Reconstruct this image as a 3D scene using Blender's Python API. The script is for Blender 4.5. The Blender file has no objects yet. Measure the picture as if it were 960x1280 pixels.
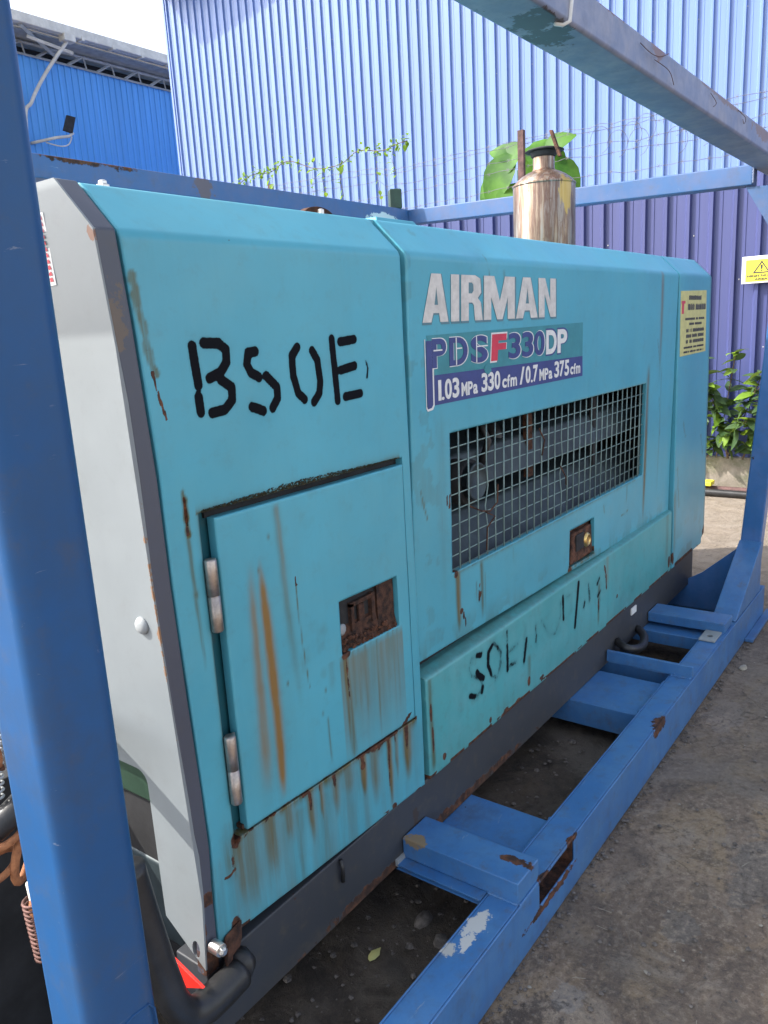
import bpy, bmesh, math, random
import numpy as np
from mathutils import Vector, Matrix
from mathutils.geometry import tessellate_polygon
random.seed(7); rng=np.random.default_rng(5)
S=bpy.context.scene
# ------------------------------------------------------------ camera
cam=bpy.data.cameras.new('camera'); co=bpy.data.objects.new('camera',cam); S.collection.objects.link(co)
Rr=np.array([[0.59240,-0.80373,-0.05558],[-0.21387,-0.09037,-0.97267],[0.77674,0.58809,-0.22543]])
u_,s_,v_=np.linalg.svd(Rr); Rr=u_@v_
M=Matrix(((Rr[0][0],-Rr[1][0],-Rr[2][0],-.8035),(Rr[0][1],-Rr[1][1],-Rr[2][1],-1.0876),(Rr[0][2],-Rr[1][2],-Rr[2][2],1.5),(0,0,0,1)))
co.matrix_world=M
cam.sensor_fit='HORIZONTAL'; cam.sensor_width=36; cam.lens=981.6/960*36
cam.shift_x=-.0014; cam.shift_y=.0012; cam.clip_start=.02; cam.clip_end=600
S.camera=co
S.render.resolution_x=768; S.render.resolution_y=1024
# ------------------------------------------------------------ sky, sun, exposure
SUN=Vector((-.43,.60,.67)).normalized()
w=bpy.data.worlds.new('World'); S.world=w; w.use_nodes=True
wn=w.node_tree.nodes; wl=w.node_tree.links
sky=wn.new('ShaderNodeTexSky'); sky.sky_type='NISHITA'; sky.sun_disc=False
sky.sun_elevation=math.asin(SUN.z); sky.sun_rotation=math.atan2(SUN.x,SUN.y); sky.dust_density=2.5; sky.air_density=1.0
bw=wn.new('ShaderNodeRGBToBW'); hs=wn.new('ShaderNodeMix'); hs.data_type='RGBA'; hs.inputs[0].default_value=.6; wl.new(sky.outputs[0],bw.inputs[0]); wl.new(sky.outputs[0],hs.inputs[6]); wl.new(bw.outputs[0],hs.inputs[7]); wl.new(hs.outputs[2],wn['Background'].inputs[0]); wn['Background'].inputs[1].default_value=.15
sl=bpy.data.lights.new('sun','SUN'); sl.energy=2.0; sl.angle=math.radians(.55); sl.color=(1,.95,.87)
so=bpy.data.objects.new('sun',sl); S.collection.objects.link(so); so.rotation_euler=SUN.to_track_quat('Z','Y').to_euler()
S.view_settings.view_transform='Standard'; S.view_settings.look='None'; S.view_settings.exposure=1.85; S.view_settings.gamma=1
# ------------------------------------------------------------ materials
class G:
    def __init__(s,name):
        s.m=bpy.data.materials.new(name); s.m.use_nodes=True; s.t=s.m.node_tree; s.b=s.t.nodes['Principled BSDF']
        s.geo=s.t.nodes.new('ShaderNodeNewGeometry').outputs['Position']
    def n(s,t,**k):
        x=s.t.nodes.new(t)
        for a,b in k.items(): setattr(x,a,b)
        return x
    def l(s,a,b): s.t.links.new(a,b)
    def put(s,v,sock):
        if isinstance(v,(int,float)): sock.default_value=v
        elif isinstance(v,(tuple,list)): sock.default_value=tuple(v)+((1,) if len(v)==3 and sock.type=='RGBA' else ())
        else: s.l(v,sock)
    def noise(s,scale,detail=5,rough=.6,st=None,vec=None,dist=0):
        x=s.n('ShaderNodeTexNoise'); x.inputs['Scale'].default_value=scale; x.inputs['Detail'].default_value=detail; x.inputs['Roughness'].default_value=rough; x.inputs['Distortion'].default_value=dist
        v=vec or s.geo
        if st:
            mp=s.n('ShaderNodeMapping'); mp.inputs['Scale'].default_value=st; s.l(v,mp.inputs[0]); v=mp.outputs[0]
        s.l(v,x.inputs['Vector']); return x.outputs[0]
    def ma(s,op,a,b=0.,c=0.,cl=False):
        x=s.n('ShaderNodeMath',operation=op,use_clamp=cl); s.put(a,x.inputs[0]); s.put(b,x.inputs[1])
        if op in('MULTIPLY_ADD',): s.put(c,x.inputs[2])
        return x.outputs[0]
    def ss(s,v,a,b,o0=0.,o1=1.):
        x=s.n('ShaderNodeMapRange',interpolation_type='SMOOTHSTEP'); s.put(v,x.inputs[0]); x.inputs[1].default_value=a; x.inputs[2].default_value=b; x.inputs[3].default_value=o0; x.inputs[4].default_value=o1
        return x.outputs[0]
    def mix(s,f,a,b,bt='MIX'):
        x=s.n('ShaderNodeMix',data_type='RGBA',blend_type=bt); s.put(f,x.inputs[0]); s.put(a,x.inputs[6]); s.put(b,x.inputs[7]); return x.outputs[2]
    def spot(s,c,r,nz,amt=.6):
        a=s.n('ShaderNodeVectorMath',operation='SUBTRACT'); s.l(s.geo,a.inputs[0]); a.inputs[1].default_value=c
        d=s.n('ShaderNodeVectorMath',operation='DIVIDE'); s.l(a.outputs[0],d.inputs[0]); d.inputs[1].default_value=r
        l=s.n('ShaderNodeVectorMath',operation='LENGTH'); s.l(d.outputs[0],l.inputs[0])
        v=s.ma('MULTIPLY_ADD',nz,3.2,l.outputs['Value'])
        return s.ss(v,2.6+.05,2.6-.12)
    def bump(s,h,st=.3,d=.002,prev=None):
        b=s.n('ShaderNodeBump'); b.inputs['Strength'].default_value=st; b.inputs['Distance'].default_value=d; s.put(h,b.inputs['Height'])
        if prev: s.l(prev,b.inputs['Normal'])
        return b.outputs[0]
def rustcol(g):
    return g.mix(g.ss(g.noise(38,6,.7),.38,.72),(.032,.015,.011),(.165,.062,.028))
def paint(name,base,rough=.42,chips=.0,chipcol=None,spots=(),grime=.25,fade=None,fadeamt=0,bumpy=.25,stripes=.5,spec=.5,lowdirt=None,metal=0,scuff=0):
    g=G(name); big=g.noise(1.7,5,.6); fine=g.noise(60,7,.72); mid=g.noise(9,6,.65)
    st=g.noise(1,6,.65,st=(26,26,1.6))
    c=g.mix(g.ss(big,.3,.72),tuple(x*.9 for x in base),tuple(min(1,x*1.08) for x in base))
    if fade: c=g.mix(g.ma('MULTIPLY',g.ss(mid,.35,.7),fadeamt),c,fade)
    c=g.mix(g.ma('MULTIPLY',g.ss(st,.48,.72),grime*stripes),c,tuple(x*.45+.03 for x in base))
    c=g.mix(g.ma('MULTIPLY',g.ss(g.noise(22,8,.7),.5,.75),grime),c,(.10,.085,.06))
    if scuff: c=g.mix(g.ma('MULTIPLY',g.ss(g.noise(1,6,.75,st=(7,70,55),dist=.8),.64,.72),scuff),c,tuple(x*.5+.22 for x in base)); c=g.mix(g.ma('MULTIPLY',g.ss(g.noise(3.5,8,.72),.55,.75),scuff),c,tuple(x*.45+.035 for x in base))
    at=g.n('ShaderNodeAttribute',attribute_name='wear'); sp=g.n('ShaderNodeSeparateColor'); g.l(at.outputs['Color'],sp.inputs[0])
    r,gg,bb=sp.outputs[0],sp.outputs[1],sp.outputs[2]
    ag=g.n('ShaderNodeAttribute',attribute_name='grime').outputs['Fac']
    # dark olive run-off grime and orange stain, both broken up by streaky noise
    c=g.mix(g.ma('MULTIPLY',ag,g.ss(g.noise(1,7,.7,st=(38,38,2.2)),.2,.62),cl=True),c,(.085,.085,.028))
    c=g.mix(g.ma('MULTIPLY',gg,g.ss(g.noise(1,6,.7,st=(40,40,2.2)),.1,.5),cl=True),c,(.235,.135,.045))
    bm=g.ma('ADD',g.ss(g.ma('MULTIPLY_ADD',fine,.5,bb),.66,.95),g.ma('MULTIPLY',bb,.30),cl=True)
    c=g.mix(bm,c,(.006,.007,.010))
    rm=g.ss(g.ma('ADD',r,g.ma('MULTIPLY_ADD',fine,.9,-.45)),.42,.56)
    for q in spots:
        k=g.spot(q[0],q[1],g.noise(q[3] if len(q)>3 else 18,7,.7),.9)
        if q[2]=='rust': rm=g.ma('MAXIMUM',rm,k)
        else: c=g.mix(k,c,q[2])
    if chips>0:
        cm=g.ss(g.ma('MULTIPLY_ADD',fine,.35,mid),.93-chips,.95-chips)
        rm=g.ma('MAXIMUM',rm,cm)
    rc=chipcol or rustcol(g)
    c=g.mix(rm,c,rc)
    if lowdirt: # mud splashed up from the ground
        sx=g.n('ShaderNodeSeparateXYZ'); g.l(g.geo,sx.inputs[0])
        c=g.mix(g.ma('MULTIPLY',g.ss(g.ma('MULTIPLY_ADD',mid,.12,sx.outputs[2]),lowdirt+.08,lowdirt-.05),.55),c,(.12,.095,.07))
    g.put(c,g.b.inputs['Base Color'])
    g.put(g.ma('ADD',g.ss(big,.2,.8,rough-.06,rough+.08),g.ma('MULTIPLY',rm,.4),cl=True),g.b.inputs['Roughness'])
    g.b.inputs['Metallic'].default_value=metal; g.put(g.ma('MULTIPLY_ADD',bm,-.9*spec,spec),g.b.inputs['Specular IOR Level'])
    b=g.bump(fine,bumpy*.35,.0012); b=g.bump(rm,.5,.0012,b); b=g.bump(big,.25,.01,b)
    g.l(b,g.b.inputs['Normal']); return g.m
def simple(name,base,rough=.6,metal=0.,var=.25,scale=12,bump=.2,bd=.002,spec=.5,trans=0,col2=None):
    g=G(name); n=g.noise(scale,6,.65)
    c=g.mix(g.ss(n,.3,.72),tuple(x*(1-var) for x in base),col2 or tuple(min(1,x*(1+var)) for x in base))
    g.put(c,g.b.inputs['Base Color']); g.b.inputs['Roughness'].default_value=rough; g.b.inputs['Metallic'].default_value=metal
    g.b.inputs['Specular IOR Level'].default_value=spec
    g.l(g.bump(g.noise(scale*6,5,.7),bump,bd),g.b.inputs['Normal'])
    return g.m
TEAL=(.085,.378,.49)
M_teal=paint('teal_paint',TEAL,.32,chips=.0,grime=.14,fade=(.11,.38,.46),fadeamt=.45,spec=.4)
M_teal_low=paint('teal_paint_low',(.08,.36,.39),.38,chips=.02,grime=.32,fade=(.13,.38,.41),fadeamt=.6)
M_teal_shade=paint('teal_shade_recess',(.012,.11,.145),.5,grime=.3)  # teal darkened to carry the shade inside the door gap
M_dark=paint('dark_grey_paint',(.075,.082,.11),.42,chips=.0,grime=.2,spots=[((-.045,-.0,1.54),(.03,.03,.06),(.13,.10,.08)),((-.02,-.0,.53),(.012,.02,.05),'rust',30),((0,0,.46),(.03,.03,.014),'rust',30),((-.02,0,.40),(.01,.03,.08),'rust',30),((0,0,.33),(.03,.03,.03),'rust',30)])
M_base=paint('base_beam_paint',(.042,.046,.055),.55,chips=.04,grime=.5,lowdirt=.17,spots=[((.70,0,.16),(.02,.05,.09),(.05,.035,.028),30),((.8,0,.15),(.5,.05,.02),'rust',22)])
M_grey=paint('light_grey_paint',(.225,.25,.265),.4,chips=.0,chipcol=(.16,.10,.06),grime=.12,stripes=.35,spots=[((-.052,.008,1.668),(.02,.008,.012),(.22,.10,.06),40),((-.045,0,.6),(.02,.012,.12),(.38,.25,.12),30),((-.045,-.0,1.0),(.02,.006,.2),(.25,.14,.08),40),((-.045,.115,.42),(.02,.01,.04),(.38,.25,.12),30)])
BLUE=(.040,.15,.38)
M_blue=paint('blue_frame_paint',BLUE,.34,scuff=.6,chips=.045,grime=.22,fade=(.10,.19,.42),fadeamt=.5,lowdirt=.0)
M_rail=paint('blue_rail_paint',(.045,.155,.375),.36,scuff=.9,chips=.065,grime=.5,fade=(.09,.215,.40),fadeamt=.6,lowdirt=.03,
   spots=[((.525,-.278,.155),(.045,.022,.01),(.55,.54,.52),34),((.47,-.285,.155),(.03,.014,.01),(.55,.54,.52),40),((.425,-.262,.155),(.022,.014,.01),(.45,.44,.42),40),((.76,-.336,.155),(.035,.012,.02),'rust',30),((.93,-.336,.155),(.03,.012,.02),'rust',30),((1.66,-.345,.15),(.06,.03,.03),'rust',18),((.80,-.336,.07),(.14,.01,.012),'rust',30),
   ((.705,-.29,.215),(.014,.05,.012),'rust',30),((.63,-.03,.215),(.03,.03,.02),(.25,.19,.12),30)])
M_over=paint('overhead_beam_paint',(.15,.19,.30),.42,scuff=.6,chips=.05,grime=.3,fade=(.27,.28,.35),fadeamt=1.,
   spots=[((.93,-.27,2.10),(.16,.09,.012),(.04,.03,.035),10),((1.50,-.34,2.195),(.05,.02,.03),(.20,.13,.12),26),((2.2,-.34,2.19),(.3,.02,.016),(.20,.15,.14),22),((1.15,-.34,2.197),(.12,.02,.012),(.18,.11,.09),26),((2.9,-.34,2.17),(.3,.03,.025),(.20,.14,.12),22)])
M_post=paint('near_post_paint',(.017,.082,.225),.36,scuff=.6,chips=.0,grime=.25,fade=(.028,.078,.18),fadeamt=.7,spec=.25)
M_rearbeam=paint('rear_beam_paint',(.042,.115,.27),.45,scuff=.6,chips=.03,grime=.3,fade=(.09,.12,.23),fadeamt=.7,spots=[((1.65,1.65,2.14),(.05,.03,.05),(.12,.085,.10),24),((1.1,1.66,2.18),(.2,.03,.02),'rust',14),((2.95,1.65,2.11),(.14,.03,.03),(.55,.62,.62),14)])
M_rust=simple('rusted_steel',(.055,.026,.018),.9,0,.6,34,.9,.005,col2=(.17,.07,.038))
M_orange=simple('orange_rust_casting',(.30,.11,.045),.85,0,.4,60,.6,.002,col2=(.42,.17,.07))
M_steel=simple('hinge_steel',(.42,.36,.32),.38,.85,.3,30,.25)
M_bolt=simple('zinc_bolt',(.6,.58,.55),.3,.9,.15,30,.2)
M_brass=simple('brass_lock',(.75,.52,.2),.3,.9,.15,30,.1)
M_black=simple('black_rubber',(.022,.022,.023),.42,0,.3,14,.3)
M_inner=simple('dark_interior',(.02,.02,.022),.8,0,.4,10,.2)
M_duct=simple('grey_duct',(.055,.075,.085),.5,.2,.35,6,.2)
M_wire=simple('grille_wire_paint',(.24,.37,.38),.6,.1,.3,30,.2,col2=(.26,.36,.33))
M_green=simple('green_paint',(.022,.05,.032),.5,0,.2,20,.2)
M_gunk=simple('moss_grime',(.06,.055,.03),.95,0,.4,60,.8,.004)
M_white=simple('white_print',(.72,.73,.72),.5,0,.08,40,.08)
M_airman=simple('worn_white_lettering',(.62,.60,.57),.5,0,.16,26,.2)
M_shade=simple('lettering_outline',(.10,.22,.27),.5,0,.1,20,.1)
M_navy=simple('navy_print',(.04,.06,.21),.45,0,.12,20,.1)
M_tband=simple('teal_print',(.045,.25,.29),.42,0,.12,14,.1)
M_red=simple('red_print',(.60,.04,.07),.45,0,.1,20,.1)
M_refl=simple('red_reflector',(.85,.035,.025),.25,0,.1,30,.1,spec=.8)
M_yellow=simple('yellow_sticker',(.62,.58,.22),.5,0,.12,20,.1)
M_yel2=simple('yellow_sign',(.85,.72,.05),.5,0,.06,20,.05)
M_ink=simple('dark_ink',(.03,.03,.05),.6,0,.2,30,.05)
M_wire2=simple('galvanised_wire',(.16,.155,.17),.6,.5,.3,30,.1)
M_fpost=simple('rusty_fence_post',(.11,.06,.055),.85,0,.4,20,.5)
M_pale=simple('pale_gutter',(.55,.53,.48),.6,0,.15,3,.1)
M_truss=simple('grey_truss',(.30,.32,.33),.6,0,.2,4,.1)
M_roofs=simple('roof_sheet',(.38,.39,.40),.5,.3,.15,3,.1)
M_stone=simple('stone',(.14,.12,.105),.9,0,.4,60,.5)
M_litter=simple('pale_chip',(.30,.27,.22),.8,0,.2,40,.3)
def exhaustmat():
    g=G('heat_stained_steel'); a=g.noise(1,7,.7,st=(16,16,1.1)); b=g.noise(1,6,.7,st=(40,40,2)); f=g.noise(50,6,.7)
    r=g.n('ShaderNodeValToRGB'); e=r.color_ramp.elements
    e[0].position=.28; e[0].color=(.20,.19,.20,1); e[1].position=.78; e[1].color=(.42,.39,.35,1)
    for p,c in((.40,(.38,.35,.32,1)),(.47,(.34,.25,.18,1)),(.53,(.17,.10,.075,1)),(.60,(.36,.31,.27,1))): x=e.new(p); x.color=c
    g.l(a,r.inputs[0]); c=g.mix(g.ss(b,.5,.75),r.outputs[0],(.22,.10,.06)); c=g.mix(g.ss(f,.62,.75),c,(.12,.05,.03))
    k=g.spot((2.53,.37,2.03),(.03,.06,.085),g.noise(30,5,.7,st=(2,2,.3)),.6); c=g.mix(g.ma('MULTIPLY',k,.8),c,(.60,.42,.12))
    g.put(c,g.b.inputs['Base Color']); g.b.inputs['Metallic'].default_value=.75; g.put(g.ss(b,.3,.8,.3,.6),g.b.inputs['Roughness'])
    g.l(g.bump(f,.3,.001),g.b.inputs['Normal']); return g.m
M_exh=exhaustmat()
def leafmat(name,c1,c2,tr=.35):
    g=G(name); c=g.mix(g.ss(g.noise(5,4,.6),.35,.65),c1,c2); g.put(c,g.b.inputs['Base Color']); g.b.inputs['Roughness'].default_value=.55; g.b.inputs['Specular IOR Level'].default_value=.3
    t=g.n('ShaderNodeBsdfTranslucent'); g.l(g.mix(.5,c,(.40,.55,.05)),t.inputs[0]); mx=g.n('ShaderNodeMixShader'); mx.inputs[0].default_value=tr
    g.l(g.b.outputs[0],mx.inputs[1]); g.l(t.outputs[0],mx.inputs[2]); g.l(mx.outputs[0],g.t.nodes['Material Output'].inputs[0]); return g.m
M_leaf=leafmat('leaf_green',(.035,.12,.015),(.085,.22,.025),.3); M_leaf2=leafmat('leaf_dark',(.028,.065,.024),(.065,.12,.04),.18); M_vine=leafmat('vine_green',(.16,.30,.03),(.24,.38,.05),.4)
M_stem=simple('plant_stem',(.16,.11,.07),.8,0,.3,30,.3)
def cladding(name,base,dirt,rough=.38,vert=True,spec=.5):
    g=G(name); st=g.noise(1,5,.6,st=(9,9,.25)); st2=g.noise(1,6,.7,st=(40,40,.5)); big=g.noise(.35,3,.5)
    c=g.mix(g.ss(st,.3,.7),tuple(x*.88 for x in base),tuple(min(1,x*1.06) for x in base))
    oi=g.n('ShaderNodeObjectInfo').outputs['Random']; c=g.mix(g.ma('MULTIPLY',oi,.22),c,tuple(x*.72 for x in base)); c=g.mix(g.ma('MULTIPLY',g.ss(st2,.52,.8),.4),c,dirt); c=g.mix(g.ma('MULTIPLY',g.ss(big,.4,.7),.3),c,dirt)
    g.put(c,g.b.inputs['Base Color']); g.b.inputs['Roughness'].default_value=rough; g.b.inputs['Specular IOR Level'].default_value=spec
    g.l(g.bump(big,.3,.02),g.b.inputs['Normal']); return g.m
M_clad=cladding('pale_blue_cladding',(.155,.25,.54),(.15,.23,.42))
M_clad2=cladding('bright_blue_cladding',(.095,.33,.72),(.13,.33,.64),.5,spec=.3)
M_fence=cladding('purple_blue_cladding',(.044,.064,.20),(.085,.075,.17),.5)
def concrete(name,a,b,moss=None):
    g=G(name); n=g.noise(7,8,.7); c=g.mix(g.ss(n,.35,.68),a,b); c=g.mix(g.ma('MULTIPLY',g.ss(g.noise(2.5,7,.7),.42,.6),.75),c,moss or a)
    g.put(c,g.b.inputs['Base Color']); g.b.inputs['Roughness'].default_value=.9; g.l(g.bump(g.noise(40,8,.7),.6,.006),g.b.inputs['Normal']); return g.m
M_conc=concrete('mossy_concrete',(.22,.19,.15),(.33,.29,.24),(.09,.11,.055))
def groundmat():
    g=G('stained_shade_toned_concrete'); sx=g.n('ShaderNodeSeparateXYZ'); g.l(g.geo,sx.inputs[0])
    n1=g.noise(1.3,7,.62,dist=.6); n2=g.noise(7,8,.68,dist=.8); n3=g.noise(55,8,.75); vo=g.n('ShaderNodeTexVoronoi',feature='DISTANCE_TO_EDGE'); vo.inputs['Scale'].default_value=1.15; vd=g.n('ShaderNodeVectorMath',operation='ADD'); nv=g.n('ShaderNodeTexNoise'); nv.inputs['Scale'].default_value=3.; nv.inputs['Detail'].default_value=6; g.l(g.geo,nv.inputs[0]); nm=g.n('ShaderNodeVectorMath',operation='SCALE'); nm.inputs['Scale'].default_value=.5; g.l(nv.outputs[1],nm.inputs[0]); g.l(g.geo,vd.inputs[0]); g.l(nm.outputs[0],vd.inputs[1]); g.l(vd.outputs[0],vo.inputs['Vector']); crack=g.ma('MULTIPLY',g.ss(vo.outputs['Distance'],.005,.001),g.ss(n1,.50,.60)); n4=g.noise(3,6,.6,st=(1,2.2,1),dist=1.2); n5=g.noise(160,4,.7)
    c=g.mix(g.ss(n1,.32,.66),(0.137,0.101,0.075),(0.263,0.200,0.149))
    c=g.mix(g.ma('MULTIPLY',g.ss(n4,.48,.66),.75),c,(0.306,0.224,0.139))
    c=g.mix(g.ma('MULTIPLY',g.ss(n2,.5,.66),.6),c,(0.298,0.253,0.203))
    c=g.mix(g.ma('MULTIPLY',g.ss(n2,.46,.36),.55),c,(0.096,0.080,0.067))
    for ce,r,col in(((2.12,-.44,0),(.14,.075,.05),(.30,.25,.21)),((2.62,-.60,0),(.2,.05,.05),(.32,.28,.24)),((.60,-.47,0),(.04,.035,.04),(.26,.24,.22)),((.95,-.62,0),(.06,.05,.04),(.165,.148,.13)),((1.3,-.75,0),(.2,.09,.04),(.155,.143,.13)),((1.75,-.85,0),(.25,.1,.04),(.15,.138,.125)),((.46,-.42,0),(.10,.07,.04),(.026,.024,.025))):
        c=g.mix(g.ma('MULTIPLY',g.spot(ce,r,g.noise(11,7,.7),1.3),.6),c,col)
    c=g.mix(g.ma('MULTIPLY',g.ss(n3,.50,.62),.6),c,(0.367,0.296,0.220)); c=g.mix(g.ma('MULTIPLY',g.ss(n3,.47,.38),.55),c,(0.070,0.054,0.043))
    c=g.mix(g.ma('MULTIPLY',g.ss(n5,.60,.72),.5),c,(0.473,0.392,0.298))
    # paler sandy tone far along the yard: sunlit ground put into the colour
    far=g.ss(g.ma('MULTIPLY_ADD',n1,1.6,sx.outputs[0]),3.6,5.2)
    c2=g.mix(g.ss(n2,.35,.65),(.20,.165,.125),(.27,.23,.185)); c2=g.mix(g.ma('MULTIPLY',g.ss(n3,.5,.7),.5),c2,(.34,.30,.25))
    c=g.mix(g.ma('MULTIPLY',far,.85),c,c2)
    # dark soil under the machine, with the near shade put into its colour
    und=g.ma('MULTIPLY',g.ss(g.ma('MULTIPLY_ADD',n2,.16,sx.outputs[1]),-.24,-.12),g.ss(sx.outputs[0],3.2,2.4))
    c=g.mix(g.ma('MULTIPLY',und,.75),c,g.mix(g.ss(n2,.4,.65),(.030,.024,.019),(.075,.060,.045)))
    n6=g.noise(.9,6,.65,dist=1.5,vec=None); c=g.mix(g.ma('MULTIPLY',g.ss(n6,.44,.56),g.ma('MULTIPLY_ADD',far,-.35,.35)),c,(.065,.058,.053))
    c=g.mix(g.ma('MULTIPLY',g.ss(n6,.54,.64),.35),c,(.26,.225,.19))
    c=g.mix(g.ma('MULTIPLY',crack,.45),c,(.045,.036,.028))
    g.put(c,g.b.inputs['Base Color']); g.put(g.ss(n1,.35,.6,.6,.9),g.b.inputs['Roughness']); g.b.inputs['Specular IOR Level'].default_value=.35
    b=g.bump(n2,.8,.02); b=g.bump(n3,.9,.007,b); b=g.bump(n5,.7,.002,b); g.l(b,g.b.inputs['Normal']); return g.m
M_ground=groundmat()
# ------------------------------------------------------------ object helpers
COL=S.collection
def thing(name,label,cat,loc=(0,0,0),group=None):
    o=bpy.data.objects.new(name,None); COL.objects.link(o); o.location=loc; o.empty_display_size=.1
    o['label']=label; o['category']=cat
    if group: o['group']=group
    return o
def rootloc(p):
    v=Vector((0,0,0))
    while p: v=v+p.location; p=p.parent
    return v
def tag(o,label,cat,group=None):
    o['label']=label; o['category']=cat
    if group: o['group']=group
    return o
class MB:
    def __init__(s): s.v=[]; s.f=[]
    def add(s,v,f):
        k=len(s.v); s.v+= [tuple(x) for x in v]; s.f+=[tuple(i+k for i in q) for q in f]; return s
    def box(s,a,b):
        x0,y0,z0=a; x1,y1,z1=b
        return s.add([(x0,y0,z0),(x1,y0,z0),(x1,y1,z0),(x0,y1,z0),(x0,y0,z1),(x1,y0,z1),(x1,y1,z1),(x0,y1,z1)],[(0,3,2,1),(4,5,6,7),(0,1,5,4),(1,2,6,5),(2,3,7,6),(3,0,4,7)])
    def hexa(s,p): # 8 points: bottom 4 ccw, top 4 ccw
        return s.add(p,[(0,3,2,1),(4,5,6,7),(0,1,5,4),(1,2,6,5),(2,3,7,6),(3,0,4,7)])
    def prism(s,poly,fn,d0,d1,holes=()):
        # poly 2-D, fn(u,v,d)->xyz
        loops=[list(poly)]+[list(h) for h in holes]; flat=[p for l in loops for p in l]; n=len(flat)
        tr=tessellate_polygon([[Vector((p[0],p[1],0)) for p in l] for l in loops])
        v=[fn(p[0],p[1],d0) for p in flat]+[fn(p[0],p[1],d1) for p in flat]; f=[tuple(t) for t in tr]+[tuple(i+n for i in reversed(t)) for t in tr]
        k=0
        for l in loops:
            m=len(l)
            for i in range(m): a=k+i; b=k+(i+1)%m; f.append((a,b,b+n,a+n))
            k+=m
        return s.add(v,f)
    def tube(s,pts,r,n=8,cap=True,closed=False):
        P=[Vector(p) for p in pts]; m=len(P); rr=r if isinstance(r,(list,tuple)) else [r]*m; up=None; V=[]
        for i in range(m):
            if closed: d=(P[(i+1)%m]-P[i-1])
            else: d=(P[min(i+1,m-1)]-P[max(i-1,0)])
            d.normalize()
            if up is None: up=Vector((0,0,1)) if abs(d.z)<.9 else Vector((1,0,0))
            a=d.cross(up)
            if a.length<1e-4: a=d.cross(Vector((0,1,0)))
            a.normalize(); b=a.cross(d).normalized(); up=b
            for k in range(n):
                t=2*math.pi*k/n; V.append(P[i]+(a*math.cos(t)+b*math.sin(t))*rr[i])
        F=[]
        for i in range(m if closed else m-1):
            for k in range(n): i2=(i+1)%m; F.append((i*n+k,i*n+(k+1)%n,i2*n+(k+1)%n,i2*n+k))
        if cap and not closed: F.append(tuple(range(n-1,-1,-1))); F.append(tuple(range((m-1)*n,m*n)))
        return s.add(V,F)
    def lathe(s,c,prof,n=32,ax='z'):
        V=[];F=[];m=len(prof)
        for r,h in prof:
            for k in range(n):
                t=2*math.pi*k/n; a,b=r*math.cos(t),r*math.sin(t)
                V.append({'z':(c[0]+a,c[1]+b,c[2]+h),'y':(c[0]+a,c[1]-h,c[2]+b),'x':(c[0]-h,c[1]+a,c[2]+b)}[ax])
        for i in range(m-1):
            for k in range(n): F.append((i*n+k,i*n+(k+1)%n,(i+1)*n+(k+1)%n,(i+1)*n+k))
        F.append(tuple(range(n-1,-1,-1))); F.append(tuple(range((m-1)*n,m*n)))
        return s.add(V,F)
    def build(s,name,mat,parent=None,bevel=0,seg=2,smooth=None,kind=None,label=None,recalc=True):
        L=rootloc(parent); me=bpy.data.meshes.new(name)
        me.from_pydata([(a-L.x,b-L.y,c-L.z) for a,b,c in s.v],[],s.f)
        if recalc:
            bm=bmesh.new(); bm.from_mesh(me); bmesh.ops.recalc_face_normals(bm,faces=bm.faces); bm.to_mesh(me); bm.free()
        me.materials.append(mat); o=bpy.data.objects.new(name,me); COL.objects.link(o); o.parent=parent
        if smooth or (smooth is None and bevel): me.polygons.foreach_set('use_smooth',[True]*len(me.polygons))
        if bevel:
            m=o.modifiers.new('bevel','BEVEL'); m.width=bevel; m.segments=seg; m.limit_method='ANGLE'; m.angle_limit=math.radians(35); m.harden_normals=True
        if kind: o['kind']=kind
        if label: o['label']=label
        return o
def copy_to(o,off,name=None):
    c=o.copy(); COL.objects.link(c); c.parent=o.parent; c.location=o.location+Vector(off); return c
def box(name,a,b,mat,parent=None,bevel=.003,**k): return MB().box(a,b).build(name,mat,parent,bevel,**k)
XZ=lambda y0: (lambda u,v,d:(u,y0+d,v))
YZ=lambda x0: (lambda u,v,d:(x0+d,u,v))
def vnoise(x,y,sc,seed=0):
    r=np.random.default_rng(seed).random((256,256)); X=np.asarray(x)*sc+1000; Y=np.asarray(y)*sc+1000
    i=np.floor(X).astype(int); j=np.floor(Y).astype(int); fx=X-i; fy=Y-j; fx=fx*fx*(3-2*fx); fy=fy*fy*(3-2*fy)
    g=lambda a,b:r[a%256,b%256]
    return (g(i,j)*(1-fx)+g(i+1,j)*fx)*(1-fy)+(g(i,j+1)*(1-fx)+g(i+1,j+1)*fx)*fy
def fbm(x,y,sc,seed=0,o=4): return sum(vnoise(x,y,sc*2**k,seed+k)*.5**(k+1) for k in range(o))
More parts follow.
